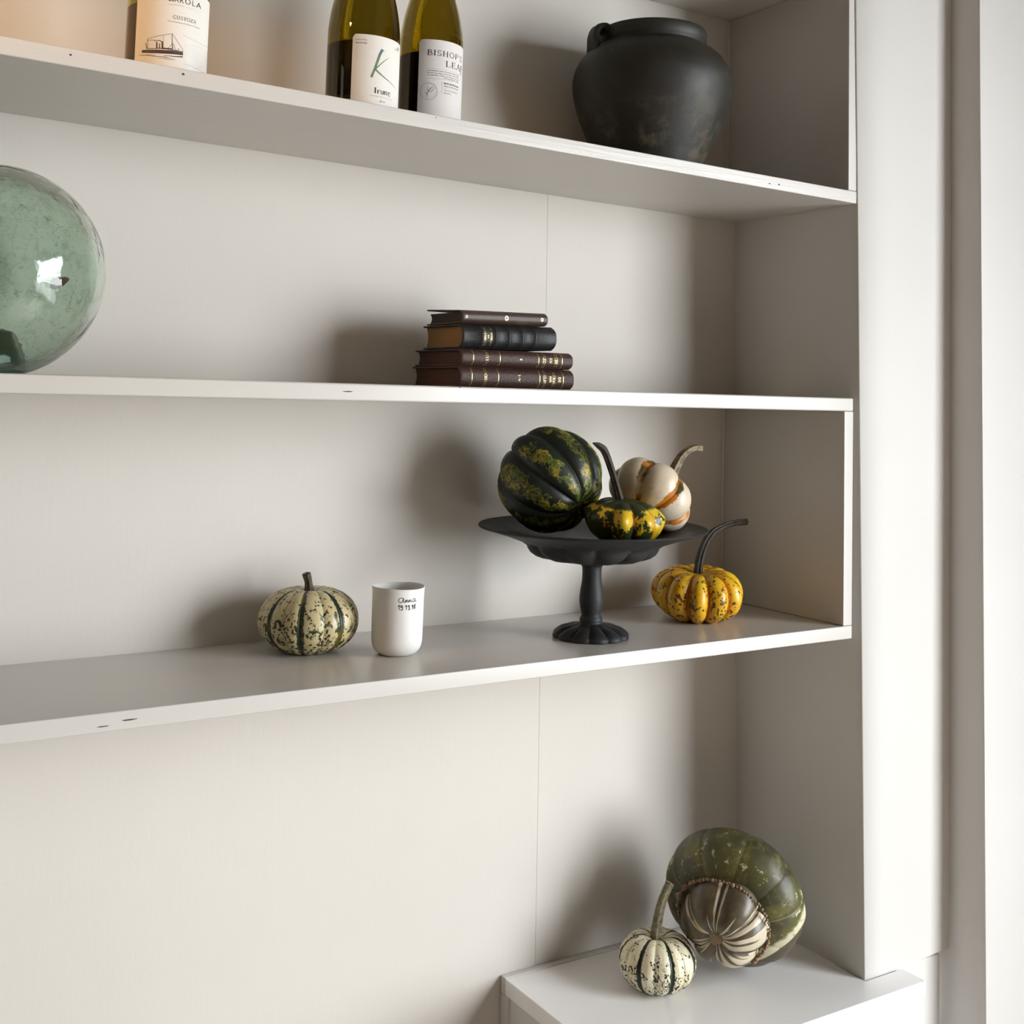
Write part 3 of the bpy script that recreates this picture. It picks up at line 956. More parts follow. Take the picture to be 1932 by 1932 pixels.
rim = [(.0735, .1955), (.0735, .1985), (.0752, .2005), (.0764, .2075), (.0768, .2165), (.0745, .2215), (.0700, .2230), (.0665, .2200), (.0660, .2100), (.0670, .1960)]
inner = [(.080, .185), (.096, .165), (.1055, .145), (.106, .122), (.100, .095), (.088, .062), (.072, .030), (.055, .012), (0.0, .010)]
G = Geo()
G.lathe([(a, pz(b_)) for a, b_ in outer + rim + inner], 96, rad=lambda a, r, z: r * (1 + .006 * mnoise.noise(Vector((math.cos(a) * 1.5, math.sin(a) * 1.5, z * 14)))))
auto_smooth(G.build('pot_body', M_CLAY, pot), 60)
# loop handle: a flat strap from the rim out and down to the shoulder
ha = R_(170)
dx, dy = math.cos(ha), math.sin(ha)
hp = [(.0720, .1985), (.0800, .2045), (.0890, .2020), (.0935, .1920), (.0935, .1810), (.0925, .1700), (.0900, .1630)]
hp = catmull([Vector((r * dx, r * dy, z)) for r, z in hp], 7)
n = len(hp)
G = Geo()
side = Vector((-dy, dx, 0))
V, F = [], []
prof2 = [(-1, -.1), (-.9, -.75), (-.4, -1), (.4, -1), (.9, -.75), (1, -.1), (1, .1), (.9, .75), (.45, 1), (0, .62), (-.45, 1), (-.9, .75), (-1, .1)]
for i, p in enumerate(hp):
    t_ = (hp[min(i + 1, n - 1)] - hp[max(i - 1, 0)]).normalized()
    nn = side.cross(t_).normalized()
    q = i / (n - 1)
    w = .0125 + .005 * abs(q - .45) * 2
    h = .0050
    for a, b_ in prof2:
        V.append(p + side * a * w - nn * b_ * h)
k = len(prof2)
for i in range(n - 1):
    for j in range(k):
        F.append((i * k + j, i * k + (j + 1) % k, (i + 1) * k + (j + 1) % k, (i + 1) * k + j))
F += [tuple(range(k)), tuple(range((n - 1) * k, n * k))]
G.add(V, F)
G.build('handle', M_CLAY, pot, smooth=True)


# ------------------------------------------------------------------ books
def leather(name, col, grain=900, rough=0.5, b=0.35, wear=0.0):
    m = Mat(name)
    v = m.vec()
    gz = m.vor(v, grain)
    big = m.noise(v, 40, 4)
    c = m.mix(big, tuple(x * .75 for x in col), tuple(x * 1.2 for x in col))
    if wear:
        c = m.mix(m.math('MULTIPLY', m.step(m.noise(m.scale(v, (18, 60, 90)), 1, 5, .7), .52, .70), wear), c, (0.20, 0.14, 0.10))
    return m.set(base=c, rough=rough, normal=m.bump(m.math('ADD', gz, m.noise(v, grain * .6, 2)), b, .0006))


def pages(name, col):
    m = Mat(name)
    v = m.vec()
    ln = m.noise(m.scale(v, (4, 4, 900)), 1.0, 3, .7)
    big = m.noise(v, 30, 3)
    c = m.mix(ln, tuple(x * .55 for x in col), tuple(x * 1.25 for x in col))
    c = m.mix(m.math('MULTIPLY', big, .4), c, tuple(x * .5 for x in col))
    return m.set(base=c, rough=.75, normal=m.bump(ln, .3, .0008))


M_BR1 = leather('brown_grained_leather', (0.052, 0.023, 0.016), 620, .55, .6)
M_BR2 = leather('worn_brown_leather', (0.055, 0.032, 0.022), 300, .5, .2, wear=.35)
M_BLK = leather('black_leather', (0.010, 0.010, 0.011), 420, .55, .35)
M_PG_RED = pages('red_brown_page_edge', (0.055, 0.018, 0.008))
M_PG_TAN = pages('tan_page_edge', (0.22, 0.12, 0.030))
M_PG_DK = pages('dark_page_edge', (0.035, 0.018, 0.010))
M_GILT = plain('gilt', (0.62, 0.46, 0.20), .38, metal=.7, var=.25, sc=900)


def book(label, loc, rz, ry, L, w, t, cover, page, gap=0.0, lines=(), bands=(), texts=(), bulge=.0045, bt=.0024, fore=0.004):
    b = thing('old_book', label, 'book', loc, (0, ry, rz), 'stack of old books on the middle shelf')
    ov = .0028
    # boards
    for k in (0, 1):
        G = Geo()
        z0 = 0 if k == 0 else t - bt
        up = gap if k else 0
        x0, x1, y0, y1 = -0.0008, L + .0008, .004, w
        G.hexa([(x0, y0, z0), (x1, y0, z0), (x1, y1, z0), (x0, y1, z0 + up), (x0, y0, z0 + bt), (x1, y0, z0 + bt), (x1, y1, z0 + bt), (x0, y1, z0 + bt + up)])
        G.build('cover_board', cover, b, bevel=.0009)
    # spine: rounded outward, joined to both boards
    n = 16
    def prof(q):          # q 0..1 bottom to top -> (y, z)
        a = -1 + 2 * q
        e = abs(a) ** 3.2
        return (.0055 - (.0055 + bulge) * (1 - e), t * (.5 + .5 * a))
    def sy(z):            # spine front at height z
        a = max(-1, min(1, (z / t - .5) * 2))
        return .0055 - (.0055 + bulge) * (1 - abs(a) ** 3.2)
    xs_ = [-.0010, .0002, .002]
    for bx in sorted(bands):
        xs_ += [bx - .0022, bx - .0012, bx, bx + .0012, bx + .0022]
    xs_ += [L - .002, L - .0002, L + .0010]
    V, F = [], []
    for x in xs_:
        lift = 0
        for bx in bands:
            d = abs(x - bx)
            if d < .0023:
                lift = .0015 * (1 - (d / .0023) ** 2)
        endr = .0010 if (x < 0 or x > L) else 0
        for i in range(n + 1):
            y, z = prof(i / n)
            k = (1 - abs(-1 + 2 * i / n) ** 6)
            V.append((x, y - lift * k + endr, z))
        for i in range(n, -1, -1):
            y, z = prof(i / n)
            V.append((x, y + .0022, t / 2 + (z - t / 2) * .94))
    m_ = 2 * (n + 1)
    for i in range(len(xs_) - 1):
        for j in range(m_):
            F.append((i * m_ + j, i * m_ + (j + 1) % m_, (i + 1) * m_ + (j + 1) % m_, (i + 1) * m_ + j))
    F += [tuple(range(m_)), tuple(range((len(xs_) - 1) * m_, len(xs_) * m_))]
    G = Geo(); G.add(V, F)
    auto_smooth(G.build('spine', cover, b), 50)
    # page block with hollow fore-edge
    G = Geo()
    V, F = [], []
    n2 = 12
    zs_ = [bt + .0001 + (t - 2 * bt - .0002) * i / n2 for i in range(n2 + 1)]
    for x in (ov, L - ov):
        for z in zs_:
            V.append((x, sy(z) + .0030, z))
        for z in reversed(zs_):
            q = (z - bt) / (t - 2 * bt) * 2 - 1
            V.append((x, w - .003 - fore * (1 - q * q), z))
    m_ = 2 * (n2 + 1)
    F += [(j, (j + 1) % m_, m_ + (j + 1) % m_, m_ + j) for j in range(m_)] + [tuple(range(m_)), tuple(range(m_, 2 * m_))]
    G.add(V, F)
    auto_smooth(G.build('page_block', page, b), 50)
    # gilt lines follow the curve of the spine
    for x, wd in lines:
        V, F = [], []
        for i in range(n + 1):
            q = .06 + .88 * i / n
            y, z = prof(q)
            V += [(x - wd / 2, y - .00025, z), (x + wd / 2, y - .00025, z)]
        G = Geo(); G.add(V, [(2 * i, 2 * i + 1, 2 * i + 3, 2 * i + 2) for i in range(n)])
        G.build('gilt_line', M_GILT, b, smooth=True)
    if texts:
        for s, x, h, span in texts:         # baseline x, cap height along x, length across the spine
            V, F = glyphs(s, .08)
            V, F = fit((V, F), -span / 2, span / 2, 0, h)
            pts = []
            for tx_, ty_ in V:
                z = t / 2 - tx_
                pts.append((x + ty_, sy(z) - .0003, z))
            G = Geo()
            G.add(pts, F)
            G.build('lettering', M_GILT, b, recalc=False)
    return b


bx0, by0 = -0.6085, 0.0835
zb_ = z2(bx0) + 0.0002
f_ = .1684 / 215.0                      # metres of spine per photo pixel
def bx(px): return (px - 870) * f_
book('thick brown leather book at the bottom of the stack', (bx0, by0, zb_), R_(0.5), R_(-0.33), .1684, .122, .0257, M_BR1, M_PG_RED,
     lines=[(bx(889.5), .0009), (bx(938.5), .0009), (bx(1017.5), .0009), (bx(1064), .0009)],
     texts=[('THACKERAY', bx(912), .0040, .0235), ('I-V', bx(976), .0030, .0090), ('YDELHEID', bx(1024.5), .0042, .0235), ('DER', bx(1036.5), .0030, .0080), ('KERMIS', bx(1042.5), .0044, .0180), ('DE', bx(1054), .0038, .0065)])
book('slimmer brown leather book second from the bottom of the stack', (bx0 + .0004, by0 - .0005, zb_ + .0259), R_(-0.5), R_(-0.40), .1635, .120, .0213, M_BR1, M_PG_RED,
     lines=[(bx(890), .0009), (bx(939), .0009), (bx(1012), .0009), (bx(1058), .0009)],
     texts=[('FREYTAG', bx(912), .0040, .0190), ('I', bx(976), .0030, .0022), ('CREDIT', bx(1020), .0044, .0190), ('EN', bx(1033), .0036, .0065), ('DEBET', bx(1043), .0046, .0165)])
book('black leather book with raised spine bands and tan pages', (bx0 + .0012, by0 + .001, zb_ + .0476), R_(1.0), R_(-1.35), .1385, .094, .0302, M_BLK, M_PG_TAN,
     bands=[.0075 + .0198 * i for i in range(1, 6)], bulge=.0065,
     texts=[('VERZAMELDE', .0295, .0030, .0225), ('EN', .0345, .0020, .0040), ('DE NOVELLEN', .0385, .0030, .0225)])
M_STUD = plain('pale_gilt_stud', (0.42, 0.36, 0.28), .4, metal=.5, var=.3, sc=900)
tb = book('thin worn brown book lying open-edged on top of the stack', (bx0 + .0022, by0 + .002, zb_ + .0784), R_(1.5), R_(-1.5), .1270, .086, .0166, M_BR2, M_PG_DK, gap=.0040, bulge=.0030, bt=.0020)
for x, s in ((.0045, .0022), (.0635, .0034), (.1180, .0028)):       # stamped rosettes on its spine
    G = Geo()
    V = []
    for ring, (rad_, yy) in enumerate(((.35, -.0034), (.7, -.0036), (1.0, -.0031))):
        for i in range(14):
            a = 2 * PI * i / 14
            k = 1 + (.14 if (i % 2 and ring == 2) else 0)
            V.append((x + s * rad_ * k * math.cos(a), yy, .0083 + s * rad_ * k * math.sin(a)))
    F = []
    for rg in range(2):
        for i in range(14):
            F.append((rg * 14 + i, rg * 14 + (i + 1) % 14, (rg + 1) * 14 + (i + 1) % 14, (rg + 1) * 14 + i))
    G.add(V, F); G.build('spine_rosette', M_STUD, tb, smooth=True)


# ------------------------------------------------------------------ cake stand
m = Mat('black_cast_iron_paint')
v = m.vec()
c = m.mix(m.noise(v, 35, 4), (0.011, 0.012, 0.0125), (0.024, 0.025, 0.026))
wear = m.math('MULTIPLY', m.step(m.noise(v, 90, 5, .7), .62, .74), m.step(m.noise(v, 14, 2), .58, .70))
c = m.mix(m.math('MULTIPLY', wear, .7), c, (0.30, 0.29, 0.27))
M_IRON = m.set(spec=.4, base=c, rough=m.math('ADD', .48, m.math('MULTIPLY', m.noise(v, 50, 4), .2)), normal=m.bump(m.noise(v, 120, 4), .25, .0012))
sx, sy_ = -0.3925, 0.0944
stand = thing('cake_stand', 'black footed cake stand with scalloped foot carrying three squashes', 'cake stand', (sx, sy_, z3(sx) + 0.0002), (R_(0.2), R_(-0.5), 0))
G = Geo()
def lobes(a, r, z):
    k = 0.0
    if .030 < r < .094 and z < .1215:
        q = min(1, (r - .030) / .035)
        k = abs(math.sin(6 * a + .3)) ** .7
        return (r * (1 - .060 * q * (1 - k)), z + .0048 * q * (1 - k))
    return r
plate = [(0.0, .0940), (.012, .0940), (.0160, .0942), (.024, .0955), (.036, .0975), (.048, .0992), (.058, .1005), (.068, .1022), (.077, .1055), (.0835, .1100), (.0870, .1150), (.0885, .1190), (.0960, .1240), (.120, .1325), (.1420, .1390), (.1495, .1410), (.1505, .1425), (.1495, .1440), (.1440, .1436), (.125, .1402), (.105, .1360), (.088, .1315), (.075, .1280), (.050, .1255), (.025, .1248), (0.0, .1246)]
G.lathe(plate, 144, rad=lobes)
auto_smooth(G.build('plate', M_IRON, stand), 55)
stem_p = [(0.0, .0945), (.0180, .0945), (.0142, .0925), (.0128, .0885), (.0126, .0800), (.0130, .0720), (.0146, .0620), (.0158, .0520), (.0156, .0450), (.0144, .0370), (.0130, .0310), (.0128, .0285), (.0140, .0260), (.0150, .0230), (.0146, .0200), (.0150, .0185), (0.0, .0184)]
sv = catmull([Vector((a, b_, 0)) for a, b_ in stem_p[1:-1]], 4)
G = Geo(); G.lathe([(0.0, .0945)] + [(p.x, p.y) for p in sv] + [(0.0, .0184)], 56)
auto_smooth(G.build('stem', M_IRON, stand), 60)
def foot(a, r, z):
    if r > .018:
        q = min(1, (r - .018) / .018)
        k = abs(math.sin(6 * a + .8)) ** .65
        return (r * (1 - .075 * q * (1 - k)), z - (.0026 * q * (1 - k) if z > .006 else 0))
    return r
base_p = [(0.0, .0185), (.0170, .0185), (.0200, .0172), (.0260, .0160), (.0330, .0150), (.0400, .0128), (.0455, .0095), (.0495, .0060), (.0508, .0035), (.0505, .0008), (.0480, 0.0), (0.0, .0002)]
G = Geo(); G.lathe(base_p, 144, rad=foot)
auto_smooth(G.build('foot', M_IRON, stand), 55)


# ------------------------------------------------------------------ cup
m = Mat('matt_white_porcelain')
v = m.vec()
c = m.mix(m.noise(v, 30, 3), (0.74, 0.72, 0.68), (0.79, 0.775, 0.74))
M_PORC = m.set(base=c, rough=.55, sss=.0, normal=m.bump(m.noise(v, 160, 2), .05, .0006))
CPX, CPR = (-0.6655, 0.115), 0.0308
cup = thing('porcelain_cup', 'white porcelain cup with a handwritten name on the lower shelf', 'cup', (CPX[0], CPX[1], z3(CPX[0]) + 0.0002))
oc = [(0, .0012), (.0150, .0010), (.0175, 0), (.0205, .0006), (.0250, .0036), (.0285, .0085), (.0302, .0150), (.0306, .0230), (.0308, .0450), (.0310, .0660), (.0314, .0775), (.0318, .0795)]
ov_ = catmull([Vector((a, b_, 0)) for a, b_ in oc[2:]], 4)
ic = [(.0313, .0802), (.0307, .0798), (.0300, .0770), (.0294, .0600), (.0290, .0250), (.0280, .0160), (.0240, .0080), (.0180, .0050), (0, .0045)]
G = Geo()
G.lathe([(0, .0012), (.0150, .0010)] + [(p.x, p.y) for p in ov_] + ic, 80,
        rad=lambda a, r, z: (r, z + .0005 * math.sin(2 * a + 1.0) * max(0, (z - .06) / .02) if z > .06 else z))
auto_smooth(G.build('cup_body', M_PORC, cup), 70)
kk = R_(1) * CPR * 1000
B0 = z3(CPX[0])
def A_(a, z): return (a, (z - B0) * 1000)
an = [
    [(12.2, .0650), (8, .0658), (3.5, .0654), (1.8, .0634), (2.6, .0612), (6, .0604), (9.5, .0614), (11.8, .0646), (12.4, .0653), (12.0, .0630), (12.8, .0612), (14.5, .0607), (16, .0613)],
    [(16, .0613), (17.4, .0635), (17.9, .0607), (19.0, .0628), (20.6, .0635), (21.6, .0626), (22.0, .0608), (24, .0613)],
    [(24, .0613), (25.4, .0635), (25.9, .0607), (27.0, .0628), (28.6, .0635), (29.6, .0626), (30.2, .0608), (32.0, .0612)],
    [(40.2, .0642), (37.4, .0648), (34.6, .0636), (33.8, .0616), (36, .0606), (38.6, .0614), (40.4, .0644), (40.4, .0620), (42, .0608), (45, .0612)]]
nb = [
    [(1.0, .0556), (3.6, .0575), (3.8, .0518)],
    [(10.6, .0560), (8.6, .0573), (6.8, .0560), (8.6, .0545), (10.6, .0556), (10.6, .0530), (8.6, .0516), (7.0, .0522)],
    [(13.2, .0524), (13.6, .0521)],
    [(16.6, .0556), (19.4, .0572), (19.6, .0522)], [(22.6, .0556), (25.6, .0572), (25.8, .0522), (24.0, .0520), (28.0, .0522)],
    [(30.6, .0524), (31.0, .0521)],
    [(35.6, .0560), (33.8, .0573), (32.6, .0562), (34.2, .0548), (35.8, .0560), (35.0, .0534), (33.4, .0522)],
    [(40.6, .0580), (38.4, .0566), (40.6, .0546), (40.0, .0528), (38.2, .0530), (39.4, .0548), (41.2, .0570), (40.6, .0580)]]
parts = []
for s in an + nb:
    p3 = [Vector((*A_(*q), 0)) for q in s]
    cc = catmull(p3, 4)
    for v_, f_2 in strokes([([(p.x, p.y) for p in cc], .60 if s in an else .66)], kk):
        parts.append((v_, f_2, 0))
wrap('handwriting', parts, CPX, 0.0312, 0.00012, cup, [M_INK])


# ------------------------------------------------------------------ squashes
def squash_mesh(name, R, H, ribs, depth, mat, parent, top=.0, tw=.30, bot=.0, bw=.30, seed=1, sharp=.55, wob=.02, flat=None, nphi=None, nth=96, rows=None, widths=None, pinch=0.0, power=1.0, twist=0.0, lobe=0.0, extra=None):
    """ribbed fruit round local z. stores rib (0 groove .. 1 crest), ph (rib coordinate) and th (0 stem .. 1 blossom) as attributes"""
    r = random.Random(seed)
    nphi = nphi or ribs * 22
    if widths is None:
        widths = [1 + r.uniform(-.22, .22) for _ in range(ribs)]
    tot = sum(widths)
    edges = [0]
    for w in widths:
        edges.append(edges[-1] + w / tot)
    amp = [1 + r.uniform(-1, 1) * lobe for _ in range(ribs)]
    so = Vector((seed * 3.1, seed * 1.7, seed * .9))
    V, A_rib, A_ph, A_th = [], [], [], []
    for i in range(nth + 1):
        th = PI * i / nth
        s, c = math.sin(th), math.cos(th)
        for j in range(nphi):
            u = (j / nphi + twist * (th / PI - .5) * .1) % 1.0
            k = 0
            while k < ribs - 1 and u >= edges[k + 1]:
                k += 1
            q = (u - edges[k]) / (edges[k + 1] - edges[k])
            q = min(max(q, 0), 1)
            crest = math.sin(PI * q) ** sharp if 0 < q < 1 else 0.0
            # blend rib amplitude across grooves
            am = amp[k]
            fade = min(1.0, s * 1.9) ** 1.0
            fac = 1 - depth * (1 - crest) * fade + (am - 1) * crest * fade
            rho = R * s ** power
            z = H * c
            if top and c > 0:
                z -= top * math.exp(-(rho / (tw * R)) ** 2)
            if bot and c < 0:
                z += bot * math.exp(-(rho / (bw * R)) ** 2)
            ph = 2 * PI * j / nphi
            p = Vector((rho * math.cos(ph) * fac, rho * math.sin(ph) * fac, z * (1 - .55 * depth * (1 - crest) * fade)))
            if extra:
                p = extra(p, ph, th, crest)
            nn = mnoise.noise(p * (1.6 / R) + so) * wob + mnoise.noise(p * (5.0 / R) + so) * wob * .25
            p *= (1 + nn)
            if flat is not None and p.z < flat:
                p.z = flat + (p.z - flat) * .08
            V.append(p)
            A_rib.append(crest); A_ph.append(k + q); A_th.append(i / nth)
    F = []
    for i in range(nth):
        for j in range(nphi):
            k = (j + 1) % nphi
            F.append((i * nphi + j, (i + 1) * nphi + j, (i + 1) * nphi + k, i * nphi + k))
    zmin = min(p.z for p in V)
    me = bpy.data.meshes.new(name)
    me.from_pydata([tuple(p) for p in V], [], F)
    for nm, data in (('rib', A_rib), ('ph', A_ph), ('th', A_th)):
        at = me.attributes.new(nm, 'FLOAT', 'POINT')
        at.data.foreach_set('value', data)
    me.materials.append(mat)
    me.polygons.foreach_set('use_smooth', [True] * len(me.polygons))
    o = bpy.data.objects.new(name, me)
    COL.objects.link(o)
    o.parent = parent
    return o, zmin


def stem_mesh(name, pts, radii, mat, parent, lobes_=5, ridge=.16, flare=1.5, per=8, tip=None, twist=0.0):
    P = catmull(pts, per)
    n = len(P)
    rr_ = lerp_list(radii, n)
    L = [0]
    for a, b_ in zip(P[:-1], P[1:]):
        L.append(L[-1] + (b_ - a).length)
    for i in range(n):
        rr_[i] *= 1 + (flare - 1) * math.exp(-L[i] / (radii[0] * 1.1))
    G = Geo()
    G.tube(P, rr_, 30, shape=lambda a: 1 + ridge * math.cos(lobes_ * a), caps=True)
    o = auto_smooth(G.build(name, mat, parent), 55)
    if tip:
        e = P[-1]; d = (P[-1] - P[-2]).normalized()
        G = Geo()
        r_ = rr_[-1]
        G.tube([e - d * .0002, e + d * .0007, e + d * .0002, e - d * .0010], [r_ * 1.0, r_ * .92, r_ * .62, r_ * .45], 24, shape=lambda a: 1 + ridge * .8 * math.cos(lobes_ * a))
        G.build('stem_tip', tip, o, smooth=True)
    return o


def stem_mat(name, a, b_, rough=.6):
    m = Mat(name)
    v = m.vec()
    nz = m.noise(v, 150, 4, .6)
    big = m.noise(v, 40, 3)
    c = m.mix(m.step(nz, .35, .65), a, b_)
    c = m.mix(m.math('MULTIPLY', big, .4), c, tuple(x * .5 for x in a))
    return m.set(base=c, rough=rough, normal=m.bump(nz, .4, .001))


M_TIP = plain('cut_stem_tip', (0.50, 0.42, 0.32), .8, var=.3, sc=500)
M_ST_BROWN = stem_mat('brown_stem', (0.045, 0.030, 0.018), (0.13, 0.095, 0.055))
M_ST_DARK = stem_mat('dark_stem', (0.013, 0.009, 0.005), (0.045, 0.032, 0.017))
M_ST_TAN = stem_mat('tan_stem', (0.11, 0.078, 0.035), (0.30, 0.235, 0.125))
M_ST_GREEN = stem_mat('grey_green_stem', (0.13, 0.12, 0.055), (0.34, 0.31, 0.19))


def rind(name, base_a, base_b, stripe_a, stripe_b, stripe_at=.30, stripe_soft=.10, stripe_wob=.45, speck=(0.02, 0.03, 0.01), speck_amt=.62, speck_scale=160.0, speck_low=.5, flush=None, flush_amt=0.0, rough=.38, coat=.0, every=1, thin=0.0):
    """skin with groove stripes, ragged edges and specks that gather towards the bottom"""
    m = Mat(name)
    v = m.vec()
    rib, ph, th = m.attr('rib'), m.attr('ph'), m.attr('th')
    cv = m.n('ShaderNodeCombineXYZ')
    m.put(cv.inputs[0], ph); m.put(cv.inputs[1], m.math('MULTIPLY', th, 3.0)); 
    pv_ = cv.outputs[0]
    b1 = m.noise(v, 28, 4)
    c = m.mix(m.step(b1, .32, .68), base_a, base_b)
    if flush:
        c = m.mix(m.math('MULTIPLY', m.step(m.noise(m.scale(pv_, (2.2, .6, 1)), 1.0, 3), .50, .68), flush_amt), c, flush)
    # stripes in the grooves
    edge = m.noise(v, 130, 5, .75)
    edge2 = m.noise(v, 26, 2, .5)
    lim = m.math('ADD', stripe_at - stripe_wob / 2, m.math('MULTIPLY', m.math('ADD', m.math('MULTIPLY', edge, .75), m.math('MULTIPLY', edge2, .25)), stripe_wob))
    s = m.math('SUBTRACT', lim, rib)
    sm = m.step(s, -.01 - stripe_soft * .2, stripe_soft * .5)
    if every > 1:
        md = m.math('MODULO', m.math('ROUND', ph), float(every))
        sm = m.math('MULTIPLY', sm, m.step(md, .6, .4))
    sc_ = m.mix(m.step(m.noise(m.scale(pv_, (1.0, 1.6, 1)), 1.3, 2), .50, .64), stripe_a, stripe_b)
    # specks
    wp = m.n('ShaderNodeTexNoise'); wp.inputs['Scale'].default_value = speck_scale * .9; m.put(wp.inputs['Vector'], v)
    va = m.n('ShaderNodeVectorMath', operation='ADD'); m.put(va.inputs[0], v); m.put(va.inputs[1], m.scale(wp.outputs['Color'], (.9 / speck_scale,) * 3))
    sv_ = m.vor(va.outputs[0], speck_scale)
    pick = m.noise(v, speck_scale * .35, 3, .6)
    low = m.math('MULTIPLY', m.step(th, .25, .75), speck_low)
    near = m.math('MULTIPLY', m.math('SUBTRACT', 1.0, rib), .10)
    pk = m.math('ADD', m.math('ADD', pick, m.math('MULTIPLY', low, .16)), near)
    spk = m.math('MULTIPLY', m.step(sv_, .46, .36), m.step(pk, speck_amt, speck_amt + .03))
    blot = m.step(m.math('ADD', m.noise(m.scale(v, (1, 1, .75)), speck_scale * .62, 4, .65), m.math('MULTIPLY', low, .10)), speck_amt + .035, speck_amt + .065)
    spk = m.math('MAXIMUM', spk, blot)
    c = m.mix(spk, c, speck)
    if thin:
        tl = m.step(m.math('ABSOLUTE', m.math('SUBTRACT', m.noise(m.scale(pv_, (7, .5, 1)), 1.0, 2), .5)), .018, .006)
        c = m.mix(m.math('MULTIPLY', tl, thin), c, speck)
    c = m.mix(sm, c, sc_)
    bh = m.math('ADD', m.noise(v, 60, 3), m.math('MULTIPLY', spk, .15))
    return m.set(base=c, rough=rough, coat=coat, coatr=.2, normal=m.bump(bh, .16, .0012), spec=.45)


# --- cream pumpkin with dark green stripes, left on the lower shelf
M_PK1 = rind('cream_green_rind', (0.50, 0.42, 0.215), (0.60, 0.52, 0.30), (0.014, 0.026, 0.010), (0.12, 0.085, 0.012), stripe_at=.66, stripe_wob=.90, speck=(0.030, 0.034, 0.012), speck_amt=.565, speck_scale=230, speck_low=.75, flush=(0.66, 0.44, 0.25), flush_amt=.5, every=2, rough=.36)
x, y = -0.7544, 0.1745
pk = thing('striped_pumpkin', 'cream pumpkin with dark green stripes and short brown stem beside the cup', 'pumpkin', (x, y, z3(x)))
o, zm = squash_mesh('rind', .0605, .0405, 16, .055, M_PK1, pk, top=.0075, tw=.30, bot=.006, seed=3, sharp=.6, wob=.012, power=.86)
o.location.z = -zm + .0002
o.rotation_euler.z = R_(20)
zt = -zm
stem_mesh('stem', [(-.0012, 0, zt + .030), (-.0018, 0, zt + .0370), (-.0030, -.0005, zt + .0450), (-.0062, -.001, zt + .0545)], [.0052, .0042, .0040, .0048], M_ST_BROWN, pk, tip=M_ST_DARK, flare=1.7)

# --- orange and yellow pumpkin, right on the lower shelf
M_PK2 = rind('orange_yellow_rind', (0.80, 0.38, 0.010), (0.76, 0.50, 0.020), (0.50, 0.155, 0.004), (0.56, 0.20, 0.006), stripe_at=.52, stripe_soft=.7, stripe_wob=.34, speck=(0.085, 0.045, 0.006), speck_amt=.55, speck_scale=210, speck_low=.35, flush=(0.62, 0.26, 0.006), flush_amt=.75, rough=.34, coat=.15)
x, y = -0.1764, 0.1326
pk = thing('orange_pumpkin', 'orange and yellow ribbed pumpkin with long bent stem right of the cake stand', 'pumpkin', (x, y, z3(x)))
o, zm = squash_mesh('rind', .0660, .0400, 11, .175, M_PK2, pk, top=.013, tw=.50, bot=.008, seed=11, sharp=.62, wob=.02, power=.74, lobe=.045)
o.location.z = -zm + .0008
o.rotation_euler = (R_(4.5), R_(-4), R_(14))
zs0 = z3(x)
P = [(-0.1769, 0.1326, 0.0480), (-0.1769, 0.1326, 0.0587), (-0.1744, 0.1326, 0.0796), (-0.1678, 0.1326, 0.0981), (-0.1581, 0.1326, 0.1129), (-0.1432, 0.1326, 0.1238), (-0.1146, 0.1326, 0.1321), (-0.0843, 0.1326, 0.1343)]
stem_mesh('stem', [(a - x, b_ - y, c_ - zs0) for a, b_, c_ in P], [.0062, .0060, .0056, .0054, .0052, .0046, .0042, .0044], M_ST_DARK, pk, tip=M_TIP, flare=1.35)

# --- small white pumpkin on the ledge
M_PK3 = rind('white_green_rind', (0.72, 0.66, 0.43), (0.79, 0.74, 0.55), (0.012, 0.020, 0.012), (0.018, 0.028, 0.014), stripe_at=.66, stripe_wob=.95, speck=(0.022, 0.026, 0.012), speck_amt=.58, speck_scale=260, speck_low=.7, flush=(0.72, 0.50, 0.30), flush_amt=.45, every=2, rough=.36, thin=.35)
x, y = -0.2475, 0.1206
pk = thing('small_pumpkin', 'small white pumpkin with dark stripes and tall stem on the corner ledge', 'pumpkin', (x, y, ZB))
o, zm = squash_mesh('rind', .0530, .0385, 14, .075, M_PK3, pk, top=.0105, tw=.34, bot=.006, seed=6, sharp=.6, wob=.012, power=.84)
o.location.z = -zm + .0002
o.rotation_euler.z = R_(-2)
P = [(-0.2512, 0.1206, -0.4450), (-0.2509, 0.1206, -0.4352), (-0.2506, 0.1206, -0.4122), (-0.2448, 0.1206, -0.3853), (-0.236, 0.1206, -0.3658), (-0.2278, 0.1206, -0.3539)]
stem_mesh('stem', [(a - x, b_ - y, c_ - ZB) for a, b_, c_ in P], [.0088, .0078, .0064, .0056, .0052, .0055], M_ST_GREEN, pk, tip=M_TIP, flare=1.5, ridge=.2)


def basis(axis, up=Vector((0, 0, 1))):
    """rotation whose local +z is axis"""
    z = Vector(axis).normalized()
    x = up.cross(z).normalized()
    y = z.cross(x)
    return Matrix((x, y, z)).transposed().to_4x4()


def orient(o, loc, axis, spin=0.0):
    o.matrix_world = Matrix.Translation(Vector(loc)) @ basis(axis) @ Matrix.Rotation(spin, 4, 'Z')


